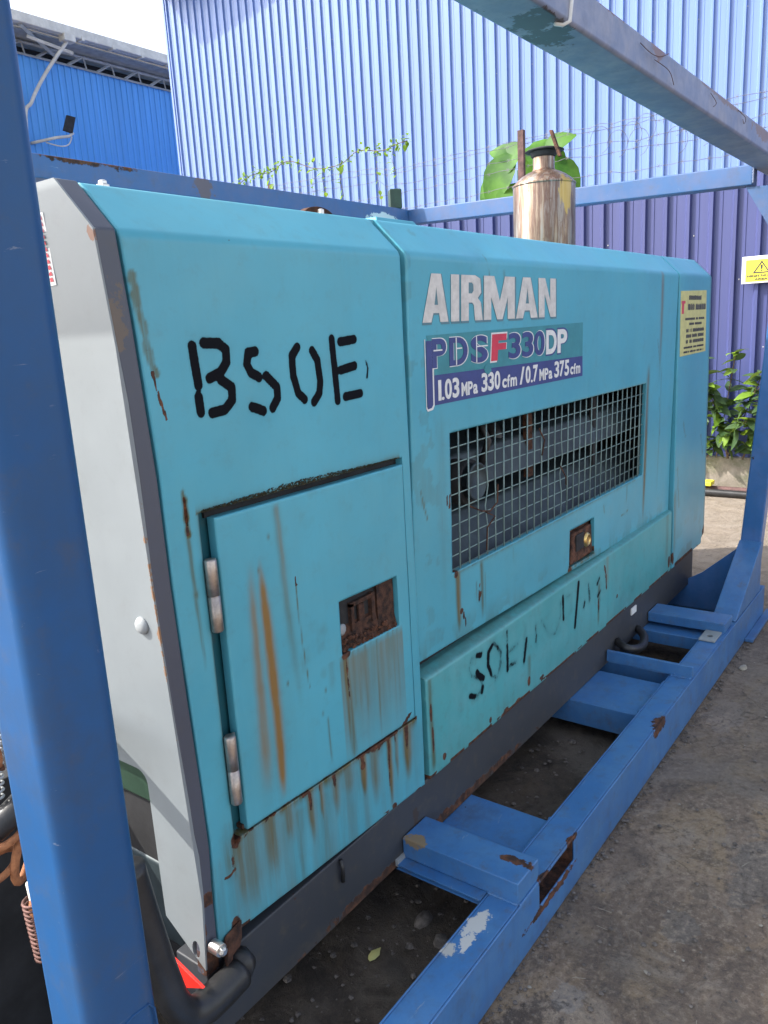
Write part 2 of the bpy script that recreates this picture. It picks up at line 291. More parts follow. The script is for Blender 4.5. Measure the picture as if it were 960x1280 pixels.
# ------------------------------------------------------------ dense sheet panels (carry painted wear as vertex data)
def breaks(bs,res):
    out=[bs[0]]
    for a,b in zip(bs[:-1],bs[1:]):
        n=max(1,round((b-a)/res)); out+=[a+(b-a)*k/n for k in range(1,n+1)]
    return np.array(out)
def sheet(name,mat,parent,x0,x1,v0,v1,holes,res,surf,wear=None,depth=.022,er=.004,dent=.0012,seed=1,label=None,flat=()):
    """surf(X,V)->(x,y,z) arrays; normal is roughly -y"""
    bx=sorted({x0,x1,x0+er*.35,x0+er,x1-er*.35,x1-er}|{q for h in holes for q in(h[0],h[1])}); bv=sorted({v0,v1,v0+er*.35,v0+er,v1-er*.35,v1-er}|{q for h in holes for q in(h[2],h[3])})
    xs=breaks(bx,res); vs=breaks(bv,res); nx,nv=len(xs),len(vs)
    X,V=np.meshgrid(xs,vs,indexing='ij')
    d=np.minimum(np.minimum(X-x0,x1-X),np.minimum(V-v0,v1-V)); d=np.clip(d,0,er); off=er-np.sqrt(np.maximum(er**2-(er-d)**2,0))
    x,y,z=surf(X,V)
    fl=1.
    for a,b,c_,d_ in flat: fl=fl*np.clip(np.maximum(np.maximum(a-X,X-b),np.maximum(c_-V,V-d_))/.06,0,1)
    y=y+off*.9+dent*(fbm(X,V,3.,seed,3)-.5)*2*fl
    cx=(xs[:-1]+xs[1:])/2; cv=(vs[:-1]+vs[1:])/2; solid=np.ones((nx-1,nv-1),bool)
    for h in holes: solid&=~((cx[:,None]>h[0])&(cx[:,None]<h[1])&(cv[None,:]>h[2])&(cv[None,:]<h[3]))
    idx=np.arange(nx*nv).reshape(nx,nv); I,J=np.nonzero(solid)
    F=np.stack([idx[I,J],idx[I+1,J],idx[I+1,J+1],idx[I,J+1]],1)
    verts=np.stack([x.ravel(),y.ravel(),z.ravel()],1)
    # returns: side walls on every solid/void boundary
    pad=np.zeros((nx+1,nv+1),bool); pad[1:-1,1:-1]=solid; E=[]
    for (i,j) in zip(*np.nonzero(pad[1:,1:-1]!=pad[:-1,1:-1])): E.append((idx[i,j],idx[i,j+1]) if pad[i+1,j+1] else (idx[i,j+1],idx[i,j]))
    for (i,j) in zip(*np.nonzero(pad[1:-1,1:]!=pad[1:-1,:-1])): E.append((idx[i+1,j],idx[i,j]) if pad[i+1,j+1] else (idx[i,j],idx[i+1,j]))
    E=np.array(E); ub,inv=np.unique(E,return_inverse=True); inv=inv.reshape(E.shape)
    back=verts[ub].copy(); back[:,1]+=depth; n0=len(verts)
    W=np.stack([E[:,0],E[:,1],inv[:,1]+n0,inv[:,0]+n0],1)
    verts=np.vstack([verts,back]); faces=np.vstack([F,W])
    L=rootloc(parent); me=bpy.data.meshes.new(name); me.from_pydata((verts-np.array(L)).tolist(),[],faces.tolist())
    sm=np.zeros(len(faces),bool); sm[:len(F)]=True; me.polygons.foreach_set('use_smooth',sm)
    if wear is not None:
        R,Gc,B,D=[np.clip(a,0,1) for a in wear(X,V)]
        c=np.zeros((len(verts),4)); 
        for k,a in enumerate((R,Gc,B)): c[:nx*nv,k]=a.ravel(); c[n0:,k]=a.ravel()[ub]
        c[:,3]=1; at=me.color_attributes.new('wear','FLOAT_COLOR','POINT'); at.data.foreach_set('color',c.ravel())
        g=np.zeros(len(verts)); g[:nx*nv]=D.ravel(); g[n0:]=D.ravel()[ub]; at=me.attributes.new('grime','FLOAT','POINT'); at.data.foreach_set('value',g)
    me.materials.append(mat); o=bpy.data.objects.new(name,me); COL.objects.link(o); o.parent=parent
    if label: o['label']=label
    return o
def vst(X,Z,zs,xs,w0,w1,amp,tt=.15,tb=.25):
    """vertical run-off streak from zs[0] (top) down to zs[-1]"""
    zs=np.array(zs,float); xs=np.array(xs,float); t=(zs[0]-Z)/(zs[0]-zs[-1]); c=np.interp(-Z,-zs,xs); w=w0+(w1-w0)*np.clip(t,0,1)
    e=np.clip(t/tt,0,1)*np.clip((1-t)/tb,0,1) if tb>0 else np.clip(t/tt,0,1)*(t<=1)
    return amp*np.exp(-((X-c+.003*(vnoise(X*0,Z,30,3)-.5))/w)**2)*e*(t>=0)*(t<=1)
def blob(X,Z,cx,cz,rx,rz,amp): return amp*np.exp(-((X-cx)/rx)**2-((Z-cz)/rz)**2)
def pdist(X,Z,pl):
    d=np.full(X.shape,9.)
    for (a,b),(c,e) in zip(pl[:-1],pl[1:]):
        L=(c-a)**2+(e-b)**2+1e-12; t=np.clip(((X-a)*(c-a)+(Z-b)*(e-b))/L,0,1); d=np.minimum(d,np.hypot(X-a-t*(c-a),Z-b-t*(e-b)))
    return d
def stroke(X,Z,pl,w,s=.003,nz=True):
    if nz: w=w*(.45+1.0*vnoise(X,Z,90,6))
    return np.clip((w-pdist(X,Z,pl))/s+.5,0,1)
BSOE=[[(0.109,1.493),(0.114,1.426)],[(0.112,1.406),(0.113,1.379)],[(0.135,1.497),(0.169,1.495),(0.185,1.483),(0.184,1.461),(0.168,1.444),(0.141,1.436)],[(0.167,1.431),(0.191,1.416),(0.19,1.393),(0.169,1.377),(0.139,1.375)],[(0.259,1.476),(0.24,1.475),(0.234,1.454),(0.243,1.438),(0.263,1.428)],[(0.282,1.429),(0.309,1.406),(0.309,1.385),(0.293,1.367)],[(0.238,1.375),(0.267,1.364)],[(0.375,1.478),(0.358,1.462),(0.358,1.422),(0.369,1.388),(0.386,1.374)],[(0.418,1.469),(0.432,1.45),(0.437,1.407),(0.432,1.382),(0.414,1.366)],[(0.481,1.49),(0.486,1.412),(0.488,1.361)],[(0.508,1.483),(0.556,1.486)],[(0.504,1.424),(0.553,1.43)],[(0.515,1.367),(0.568,1.369)]]
STEN=[[(1.031,.571),(1.053,.565)],[(.991,.57),(.984,.545)],[(1.029,.521),(1.037,.508),(1.065,.486)],[(1.059,.46),(1.054,.448)],[(.988,.463),(1.012,.449)],[(1.122,.571),(1.098,.555),(1.096,.515),(1.113,.48)],[(1.154,.549),(1.177,.505),(1.167,.466),(1.136,.45)],[(1.216,.533),(1.217,.453)],[(1.218,.582),(1.29,.577)],[(1.222,.509),(1.283,.514)],[(1.234,.461),(1.271,.457)],[(1.347,.507),(1.329,.439)],[(1.419,.492),(1.415,.474)],[(1.518,.472),(1.552,.448),(1.606,.449)],[(1.631,.562),(1.635,.48)],[(1.665,.551),(1.703,.547),(1.699,.487)],[(1.768,.572),(1.733,.417)],[(1.867,.522),(1.874,.481)],[(1.816,.465),(1.824,.48)],[(1.946,.515),(1.967,.531)],[(1.953,.465),(1.981,.478)],[(1.965,.417),(1.96,.401)]]
STENA=[.9,.25,.9,.85,.75,.75,.55,.8,.3,.55,.7,.85,.7,.35,.85,.5,.9,.6,.7,.85,.85,.7]
CH=.085; ZB=1.672; CL=math.hypot(CH,CH)   # chamfer depth, bend height, chamfer length
def prof(V,k=0.,ytop=0.):
    """profile of a panel bent back over the chamfer; k = inward tilt of the face"""
    t=np.clip((V-ZB)/CL,0,None); s=np.where(V<ZB,0,1.)
    y=np.where(V<ZB,k*(ZB-V),t*CH); z=np.where(V<ZB,V,ZB+t*CH)
    q=np.clip(1-np.abs(V-ZB)/.010,0,1)**2*.0022 # rounded bend
    return y+q, z-q
# ------------------------------------------------------------ the compressor
AC=thing('air_compressor','large teal diesel air compressor stencilled BSOE with rust streaked access door','air compressor',(0,0,.14))
def surfL(X,V):
    y,z=prof(V); a=np.clip((1.2-V)/.67,0,1.3); z=z-.030*(X/.745-.5)*a
    x=X+np.interp(V,[.337,.44,.56,.66,.86,1.09,1.28,1.41,1.53,1.67],[.018,.021,.026,.024,.018,.012,.011,.005,0,-.009])*np.clip(1-X/.082,0,1)
    return x,y,z
def wearL(X,Z):
    n=fbm(X,Z,14,9); R=0*X;Gc=0*X;D=0*X;B=0*X
    for pl in BSOE:
        s=stroke(X,Z,pl,.0100,.007,False); B=np.maximum(B,s)
    B=np.maximum(B,stroke(X,Z,[(.594,1.437),(.600,1.421),(.595,1.402)],.004,.006)*.75)
    B=np.maximum(B,.25*np.exp(-(np.minimum.reduce([pdist(X,Z,p) for p in BSOE])/.02)**2)*(n>.5))
    # brown scratch down the left edge, slit with drip
    R=np.maximum(R,stroke(X,Z,[(.012,1.60),(.013,1.56),(.017,1.52),(.018,1.48)],.006,.006)*.35); D=np.maximum(D,stroke(X,Z,[(.010,1.61),(.013,1.54),(.019,1.47),(.027,1.45)],.0075,.004)*.9)
    R=np.maximum(R,stroke(X,Z,[(.018,1.455),(.025,1.41),(.034,1.375)],.0028,.003)); D=np.maximum(D,stroke(X,Z,[(.049,1.245),(.051,1.20),(.053,1.17)],.007,.004)); R=np.maximum(R,stroke(X,Z,[(.05,1.235),(.052,1.17)],.003,.003)); B=np.maximum(B,stroke(X,Z,[(.050,1.235),(.052,1.185)],.0028,.002)*1.3)
    D=np.maximum(D,vst(X,Z,[1.19,.98],[.052,.054],.006,.004,.8)); D=np.maximum(D,blob(X,Z,.055,1.055,.007,.012,1.)); D=np.maximum(D,vst(X,Z,[1.06,.90],[.055,.056],.005,.003,.7))
    R=np.maximum(R,blob(X,Z,.055,1.055,.003,.006,.7))
    # chipped bend edge
    R=np.maximum(R,((np.abs(Z-ZB-.001)<.003)&(X>.22)&(X<.42)&(n>.47))*.75)
    # grime round the door opening
    e=np.exp(-np.clip(Z-1.203,0,1)/.006)*(Z>1.2)*(X>.075)*(X<.70); D=np.maximum(D,e*1.1); R=np.maximum(R,e*(n>.46)*(X>.1)*(X<.5)*.62)
    D=np.maximum(D,np.exp(-np.abs(X-.083)/.004)*(Z<1.2)*(Z>.52)*.7)
    low=np.clip((.525-Z)/.03,0,1); 
    e=np.exp(-np.clip(.533-Z,0,1)/(.008+.02*vnoise(X,X*0,22,5)**2))*(Z<.535)*(X>.07)*(X<.72); R=np.maximum(R,e*(.5+.5*(n>.5))); D=np.maximum(D,np.minimum(1,e*1.6))
    for cx,zb,wd,a in((.487,.43,.008,1.),(.592,.34,.006,.9),(.668,.39,.012,.85),(.62,.41,.004,.7),(.383,.43,.010,.6),(.335,.44,.004,.8),(.30,.40,.008,.6),(.232,.44,.012,.5),(.18,.36,.02,.5),(.53,.38,.015,.45),(.12,.33,.03,.4),(.43,.45,.02,.4),(.09,.34,.015,.45)):
        D=np.maximum(D,vst(X,Z,[.535,zb-.03],[cx,cx+.004],wd*1.5,wd*1.,a*1.7,.02,.5)); Gc=np.maximum(Gc,vst(X,Z,[.535,zb-.02],[cx+.006,cx+.009],wd*2,wd*1.2,a*.6,.02,.5))
        if a>=.6: R=np.maximum(R,vst(X,Z,[.53,zb+.04],[cx,cx+.004],wd*1.1,wd*.3,.55+.3*a,.02,.6)); 
    D=np.maximum(D,low*np.clip(fbm(X*3,Z*.35,14,31)*1.5-.25,0,1)*(.35+.65*np.clip((.745-X)/.5,0,1))*.7); Gc=np.maximum(Gc,low*np.clip(fbm(X*4,Z*.3,10,37)*1.6-.6,0,1)*.25)
    R=np.maximum(R,blob(X,Z,.084,.528,.016,.018,1.1)); R=np.maximum(R,blob(X,Z,.070,.49,.012,.03,.55)); B=np.maximum(B,blob(X,Z,.088,.535,.012,.016,1.2)); D=np.maximum(D,blob(X,Z,.075,.50,.035,.06,1.1)); R=np.maximum(R,stroke(X,Z,[(.038,.463),(.058,.462),(.075,.468)],.0035,.003))
    R=np.maximum(R,blob(X,Z,.06,.345,.02,.02,1.)); R=np.maximum(R,blob(X,Z,.49,.50,.012,.012,1)); R=np.maximum(R,blob(X,Z,.605,.335,.012,.010,1.)); R=np.maximum(R,((Z<.338)&(n>.52))*.6)
    R=np.maximum(R,stroke(X,Z,[(.588,.47),(.592,.44),(.590,.40)],.0022,.002)*.8)
    return R,Gc,B,D
sheet('front_panel',M_teal,AC,0.,.745,.327,ZB+CL,[(.083,.712,.53,1.203)],.0042,surfL,wearL,depth=.03,dent=.0040,seed=4)
MB().box((.112,.019,1.186),(.712,.0255,1.2025)).build('dark_gap_strip',M_inner,AC,0)  # dark strip standing in for the shade inside the upper door gap
MB().hexa([(.112,.008,.546),(.710,.008,.519),(.710,.024,.519),(.112,.024,.546),(.112,.008,.555),(.710,.008,.527),(.710,.024,.527),(.112,.024,.555)]).build('dark_gap_strip',M_rust,AC,0)  # rust-coloured strip put in along the lower door gap
box('recess_plate',(.06,.026,.49),(.735,.03,1.23),M_teal_shade,AC,0)
# access door
def surfD(X,V):
    z=V-.030*(X/.745-.5)*np.clip((1.2-V)/.67,0,1.3); return X,V*0-.003,z
def wearD(X,Z):
    n=fbm(X,Z,16,19); R=0*X;Gc=0*X;D=0*X;B=0*X
    Gc=np.maximum(Gc,(.95+.6*fbm(X*2,Z,30,61))*np.exp(-((X-np.interp(-Z,[-1.10,-.9,-.74,-.56],[.214,.221,.225,.223]))/np.interp(-Z,[-1.10,-1.0,-.88,-.7,-.55],[.003,.011,.014,.012,.008]))**2)*np.clip((1.09-Z)/.08,0,1)*np.clip((Z-.55)/.06,0,1))
    Gc=np.maximum(Gc,vst(X,Z,[1.09,.84,.58],[.190,.186,.182],.009,.017,.75,.2,.2)); D=np.maximum(D,vst(X,Z,[1.185,1.06,.9,.7],[.273,.278,.283,.30],.010,.012,.55,.03,.5))
    Gc=np.maximum(Gc,vst(X,Z,[1.185,.95],[.275,.281],.006,.008,.35,.05,.5))
    D=np.maximum(D,blob(X,Z,.20,.66,.07,.16,.22))
    R=np.maximum(R,stroke(X,Z,[(.309,1.02),(.311,1.0)],.0022,.002)*.9); D=np.maximum(D,stroke(X,Z,[(.308,1.0),(.312,.898),(.325,.765)],.0016,.002)); D=np.maximum(D,vst(X,Z,[.68,.56],[.375,.379],.003,.003,.9,.1,.2))
    D=np.maximum(D,vst(X,Z,[.80,.67,.53],[.449,.455,.459],.013,.010,1.6,.02,.1)); R=np.maximum(R,vst(X,Z,[.80,.62],[.450,.457],.006,.004,.62,.02,.5))
    for cx,zb,wd,a in((.565,.52,.005,.9),(.52,.58,.004,.7),(.495,.6,.006,.6),(.648,.55,.006,.65),(.61,.62,.008,.5),(.63,.5,.004,.5),(.54,.62,.01,.45),(.475,.60,.008,.55),(.40,.72,.012,.28)):
        D=np.maximum(D,vst(X,Z,[.80,zb],[cx,cx],wd,wd,a,.02,.35))
    hz=(X>.43)*(X<.67)*np.clip((.80-Z)/.02,0,1)*np.clip((Z-.50)/.25,0,1); D=np.maximum(D,hz*(.25+.5*fbm(X*3,Z*.25,16,71))); Gc=np.maximum(Gc,hz*(.1+.5*fbm(X*3,Z*.25,14,73)))
    R=np.maximum(R,(Z<.80)*(X>.435)*(X<.665)*np.exp(-(.80-Z).clip(0)/.005)*.95); R=np.maximum(R,blob(X,Z,.452,.796,.018,.012,1.))
    edge=np.exp(-(Z-.536).clip(0)/.005); R=np.maximum(R,edge*(n>.5)*.8); D=np.maximum(D,edge*.6)
    R=np.maximum(R,((X>.63)&(Z<.56)&(pdist(X,Z,[(.655,.538),(.69,.56)])<.006))*.8)
    D=np.maximum(D,np.clip((n-.66)*6,0,1)*.25)
    for cx,cz in((.245,1.12),(.21,1.06),(.375,.74),(.36,.69),(.262,.80)): D=np.maximum(D,blob(X,Z,cx,cz,.003,.006,1.))
    return R,Gc,B,D
DOOR=sheet('access_door',M_teal,AC,.117,.708,.536,1.187,[(.439,.66,.80,.925)],.0042,surfD,wearD,depth=.018,dent=.0030,seed=8,label='teal access door streaked with orange rust')
g=MB(); g.hexa([(.436,.012,.79),(.664,.012,.79),(.664,.0225,.79),(.436,.0225,.79),(.436,.012,.93),(.664,.012,.93),(.664,.0225,.93),(.436,.0225,.93)])
g=MB().box((.437,.0145,.79),(.662,.0245,.93)).build('latch_plate',M_inner,DOOR,0)
b=MB()
b.hexa([(.441,.0,.805),(.658,.0,.79),(.658,.014,.84),(.441,.014,.84),(.441,.003,.812),(.658,.003,.797),(.658,.0142,.855),(.441,.0142,.855)])
b.box((.49,.004,.835),(.50,.014,.90)); b.box((.49,.004,.893),(.575,.013,.903)); b.box((.565,.003,.835),(.578,.014,.905)); b.box((.59,.006,.83),(.655,.0144,.922)); b.box((.50,.007,.838),(.57,.013,.85)); b.box((.52,.006,.85),(.54,.012,.89))
M_latch=simple('rusted_latch',(.022,.014,.012),.9,0,.6,50,1.,.004,col2=(.12,.05,.028))
b.build('latch_mechanism',M_latch,DOOR,.002)
MB().lathe((.452,.006,.853),[(.013,0),(.014,.004),(.008,.007)],12,'y').build('latch_bolt',M_truss,DOOR,0,smooth=True)
rp=np.random.default_rng(3); b=MB()
for k in range(90):
    cx=.443+.21*rp.random(); cz=.803-.015*(cx-.44)/.22+.03*rp.random()**2; r=.003+.005*rp.random()
    b.add([(cx+r*math.cos(a)*(.6+.6*rp.random()),-.001+.012*rp.random()*(i%2),cz+r*math.sin(a)*(.5+.7*rp.random())) for i,a in enumerate(np.linspace(0,5.2,6))]+[(cx,-.003,cz)],[(i,(i+1)%6,6) for i in range(6)])
b.build('rust_flakes',M_rust,DOOR,0,kind='stuff')
def hinge(z0,z1):
    m=MB(); h=(z1-z0); m.lathe((.092,-.008,z0),[(.0095,0),(.0115,.003),(.0115,h*.49),(.009,h*.495),(.009,h*.505),(.0115,h*.51),(.0115,h-.003),(.0095,h)],20,'z'); m.box((.094,-.0005,z0+.004),(.112,.004,z1-.004)) 
    return m.build('hinge',M_steel,DOOR,0,smooth=True)
hinge(.978,1.117); hinge(.622,.766)
# moss and flaking scale along the top of the door opening
b=MB()
for k in range(1500):
    t=rp.random(); x=.09+.60*t; a=math.exp(-((x-.34)/.22)**2); z=1.203+(rp.random()**2)*.010*a+.002*rp.random(); r=.0006+.0018*rp.random()**2*(.5+a)
    b.add([(x-r,-.001,z-r*.6),(x+r*.8,-.002,z-r*.5),(x+r*.3,-.003-.003*rp.random(),z+r),(x,.004,z)],[(0,1,2),(1,3,2),(3,0,2)])
b.build('scale_and_moss',M_gunk,AC,0,kind='stuff')
# centre panel
KC=.02
def surfC(X,V):
    y,z=prof(V,KC); t=np.clip((.82-V)/.2,0,1); z=z+t*(.028-.056*(X-.756)/2.11)
    y=y+.0025*np.exp(-((V-ZB)/.02)**2-((X-1.12)/.05)**2)
    return X,y,z
def wearC(X,Z):
    n=fbm(X,Z,12,29); R=0*X;Gc=0*X;D=0*X;B=0*X
    for cx,z0,z1,wd,a in((.972,.852,.62,.011,1.4),(1.105,.845,.63,.009,1.1),(1.075,.78,.69,.003,.9),(1.125,.8,.62,.004,.5),(2.515,1.31,.62,.018,1.3),(2.66,1.67,1.2,.018,.55),(2.69,1.3,.72,.006,.5),(.90,1.3,.75,.02,.2),(1.25,1.65,1.57,.006,.5),(2.30,.84,.75,.006,.6),(1.3,.83,.76,.004,.6),(1.75,.63,.6,.02,.8)):
        D=np.maximum(D,vst(X,Z,[z0,z1],[cx,cx+.004],wd,wd*.8,a,.1,.3))
    Gc=np.maximum(Gc,vst(X,Z,[1.32,.64],[2.512,2.52],.008,.007,.5,.2,.2)); Gc=np.maximum(Gc,vst(X,Z,[.85,.66],[.975,.98],.010,.008,.5,.1,.3)); Gc=np.maximum(Gc,vst(X,Z,[1.69,1.3],[2.655,2.66],.014,.01,.5,.05,.5))
    for cx,cz,rx,rz in((.99,.705,.010,.012),(.965,.835,.012,.014),(1.0,.69,.005,.02),(1.09,.72,.005,.03),(1.74,.62,.02,.02),(1.95,.655,.012,.02),(1.01,.66,.004,.02)): R=np.maximum(R,blob(X,Z,cx,cz,rx,rz,1.))
    for cx in(.925,.937,.948): R=np.maximum(R,stroke(X,Z,[(cx,1.065),(cx+.004,1.028)],.003,.003))
    R=np.maximum(R,stroke(X,Z,[(1.09,.78),(1.105,.70)],.002,.002)); 
    hl=(X>.95)*(X<2.4)*np.exp(-np.abs(Z-.838)/.004)*(Z<.84); R=np.maximum(R,hl*(n>.52)*.8); D=np.maximum(D,hl)
    for pl in([(2.67,1.15),(2.69,1.08),(2.70,.98)],[(2.62,1.4),(2.66,1.3)],[(1.16,1.69),(1.165,1.60),(1.15,1.57)],[(.80,1.1),(.83,1.02)],[(2.25,.72),(2.33,.725)],[(2.05,.80),(2.06,.77)]): D=np.maximum(D,stroke(X,Z,pl,.0028,.003)*.8)
    D=np.maximum(D,((X<.9)&(n>.6))*.22+0*X); D=np.maximum(D,np.clip((.70-Z)/.08,0,1)*(n>.5)*.35)
    D=np.maximum(D,stroke(X,Z,[(1.738,.632),(1.96,.634)],.01,.01)*.9)
    return R,Gc,B,D
CP=sheet('centre_panel',M_teal,AC,.766,2.872,.617,ZB+CL,[(.945,2.49,.842,1.229),(1.735,1.958,.634,.773)],.0065,surfC,wearC,depth=.014,dent=.005,seed=14,flat=[(.83,1.83,1.295,1.635)],label='wide teal centre panel with wire mesh window')
yc=lambda z: KC*(ZB-z)
# lettering on the centre panel
def place(objs_v,objs_f,name,mat,y,parent,tilt=True):
    m=MB(); m.add([(u,(yc(v) if tilt else 0)+y-d,v) for u,v,d in objs_v],objs_f); return m
def textmesh(s,bold=.0,spacing=1.):
    c=bpy.data.curves.new('t','FONT'); c.body=s; c.offset=bold; c.size=1; c.extrude=.01; c.space_character=spacing; c.resolution_u=6
    o=bpy.data.objects.new('t',c); COL.objects.link(o); dg=bpy.context.evaluated_depsgraph_get(); dg.update(); me=bpy.data.meshes.new_from_object(o.evaluated_get(dg))
    v=[tuple(x.co) for x in me.vertices]; f=[tuple(p.vertices) for p in me.polygons]; bpy.data.objects.remove(o); bpy.data.curves.remove(c); bpy.data.meshes.remove(me); return np.array(v),f
def text(s,x0,x1,z0,z1,y,bold=.0,shear=0.,grow=0.,tilt=True,th=.0004):
    v,f=textmesh(s,bold); a,b=v[:,0].min(),v[:,0].max(); c,d=v[:,1].min(),v[:,1].max()
    x0-=grow;x1+=grow;z0-=grow;z1+=grow
    U=x0+(v[:,0]-a)/(b-a)*(x1-x0); V=z0+(v[:,1]-c)/(d-c)*(z1-z0); D=np.where(v[:,2]>0,th,0); U=U+shear*(V-(z0+z1)/2)
    return [(float(u),float((yc(w) if tilt else 0)+y-q),float(w)) for u,w,q in zip(U,V,D)],f
def LW(t,i):
    W={'.':.38,'1':.42,'M':1.25,'m':1.35,'f':.6,'c':.9,'/':1}; w_=[W.get(c,1.) for c in t]; return sum(w_[:i])/sum(w_)
def letters(specs,name,mat,parent,**k):
    for s in specs:
        w_=(s[2]-s[1])/len(s[0])
        for i,ch in enumerate(s[0]):
            if ch==' ': continue
            a,b=s[1]+(s[2]-s[1])*LW(s[0],i),s[1]+(s[2]-s[1])*LW(s[0],i+1); gap=.05*(b-a) if len(s[0])>1 else 0
            z0_,z1_=s[3],s[4]
            if ch=='.': z1_=z0_+(z1_-z0_)*.16
            if ch in 'acm': z1_=z0_+(z1_-z0_)*.74
            v,f=text(ch,a+gap,b-gap,z0_,z1_,*s[5:6],**(s[6] if len(s)>6 else {})); MB().add(v,f).build(name,mat,parent,0,recalc=False,**k)
PZ=lambda y: (lambda u,v,d:(u,yc(v)+y-d,v))
z0,z1=1.514,1.630
def P(u,v): return (u,z0+(z1-z0)*v)
AIR=[([P(.829,0),P(.873,1),P(.916,1),P(.947,0),P(.909,0),P(.905,.19),P(.878,.19),P(.868,0)],[[P(.884,.36),P(.901,.36),P(.894,.74)]]),
 ([P(.960,0),P(.964,1),P(1.003,1),P(1.000,0)],[]),
 ([P(1.010,0),P(1.014,1),P(1.085,1),P(1.112,.93),P(1.116,.62),P(1.098,.50),P(1.114,.40),P(1.123,0),P(1.082,0),P(1.077,.34),P(1.068,.40),P(1.050,.40),P(1.049,0)],[[P(1.050,.60),P(1.068,.60),P(1.076,.66),P(1.075,.80),P(1.068,.84),P(1.051,.84)]]),
 ([P(1.130,0),P(1.133,1),P(1.190,1),P(1.221,.42),P(1.252,1),P(1.311,1),P(1.311,0),P(1.268,0),P(1.268,.52),P(1.236,0),P(1.205,0),P(1.172,.52),P(1.171,0)],[]),
 ([P(1.319,0),P(1.363,1),P(1.412,1),P(1.461,0),P(1.415,0),P(1.408,.19),P(1.374,.19),P(1.363,0)],[[P(1.381,.36),P(1.403,.36),P(1.392,.74)]]),
 ([P(1.470,0),P(1.466,1),P(1.512,1),P(1.550,.42),P(1.549,1),P(1.589,1),P(1.592,0),P(1.553,0),P(1.509,.60),P(1.510,0)],[])]
def grow(poly,c,k,a): return [((x-c[0])*(1+k)+c[0],(z-c[1])*(1+a)+c[1]) for x,z in poly]
for p,h in AIR:
    m=MB(); c=(sum(q[0] for q in p)/len(p),1.572); m.prism([(x*1.0+.004,z-.003) for x,z in grow(p,c,.07,.05)],PZ(-.0008),0,.0002).build('letter_outline',M_shade,CP,0)

for p,h in AIR: MB().prism(p,PZ(-.0013),0,.0005,h).build('letter',M_airman,CP,0)
m=MB(); m.prism([(.878,1.385),(1.815,1.379),(1.812,1.491),(.845,1.483)],PZ(-.0006),0,.0003); m.build('model_plate',M_tband,CP,0)
m=MB(); m.prism([(.874,1.309),(1.818,1.311),(1.8155,1.3785),(.876,1.3845)],PZ(-.0007),0,.0003); m.prism([(.842,1.30),(.862,1.303),(.868,1.31),(.868,1.470),(.842,1.470)],PZ(-.0012),0,.0003); m.build('model_plate_band',M_navy,CP,0)
m=MB(); m.prism([(.836,1.304),(.842,1.297),(.866,1.299),(.874,1.309),(.874,1.474),(.868,1.474),(.868,1.312),(.861,1.3045),(.843,1.3025),(.8385,1.31),(.838,1.474),(.8345,1.474)],PZ(-.0014),0,.0003); m.build('white_border',M_white,CP,0)
up=lambda s,a,b,y,**k:(s,a,b,1.402-.004*(a-.9),1.474,y,k)
PD=[('P',.868,.934),('D',.949,1.041),('S',1.058,1.150)]
letters([up(s,a+.003,b+.003,-.0011,bold=.03,grow=.002) for s,a,b in PD]+[up('F',1.172,1.257,-.0011,bold=.045,shear=.1,grow=.0045)]+[up(s,a+.004,b+.004,-.0011,bold=.03,grow=.002) for s,a,b in(('3',1.272,1.348),('3',1.358,1.433),('0',1.438,1.512))]+[up(s,a,b,-.0016,bold=.035) for s,a,b in(('D',1.523,1.601),('P',1.607,1.682))],'letter',M_white,CP)
letters([up(s,a,b,-.0016,bold=.028) for s,a,b in PD+[('3',1.272,1.348),('3',1.358,1.433),('0',1.438,1.512)]]+[up(s,a+.004,b+.004,-.0011,bold=.05,grow=.005) for s,a,b in(('D',1.523,1.601),('P',1.607,1.682))],'letter',M_navy,CP)
letters([up('F',1.172,1.257,-.0017,bold=.055,shear=.1)],'letter',M_red,CP)
# white inline stroke through the P D S letters
for a,b in((.874,.915),(.985,1.012),(1.09,1.15)): MB().prism([(a,1.447),(b,1.447),(b,1.4435),(a,1.4435)],PZ(-.0022),0,.0002).build('letter_inline',M_white,CP,0)
for x in(.98,1.085): MB().prism([(x,1.403),(x+.005,1.403),(x+.005,1.473),(x,1.473)],PZ(-.0023),0,.0002).build('letter_inline',M_white,CP,0)
lw=[]
def lo(s,a,b,big): 
    zb=1.319+.004*(a-.9); lw.append((s,a,b,zb,zb+(.052 if big else .036),-.0014,dict(bold=.03)))
lo('1.03',.892,.997,1); lo('MPa',1.005,1.094,0); lo('330',1.112,1.223,1); lo('cfm',1.232,1.327,0); lo('/',1.343,1.374,1); lo('0.7',1.380,1.467,1); lo('MPa',1.475,1.572,0); lo('375',1.585,1.704,1); lo('cfm',1.711,1.798,0)
letters(lw,'letter',M_white,CP)
m=MB(); m.prism([(1.135,1.392),(1.15,1.396),(1.165,1.388),(1.17,1.375),(1.155,1.366),(1.138,1.37),(1.128,1.38)],PZ(-.0020),0,.0002); m.build('torn_patch',M_tband,CP,0)
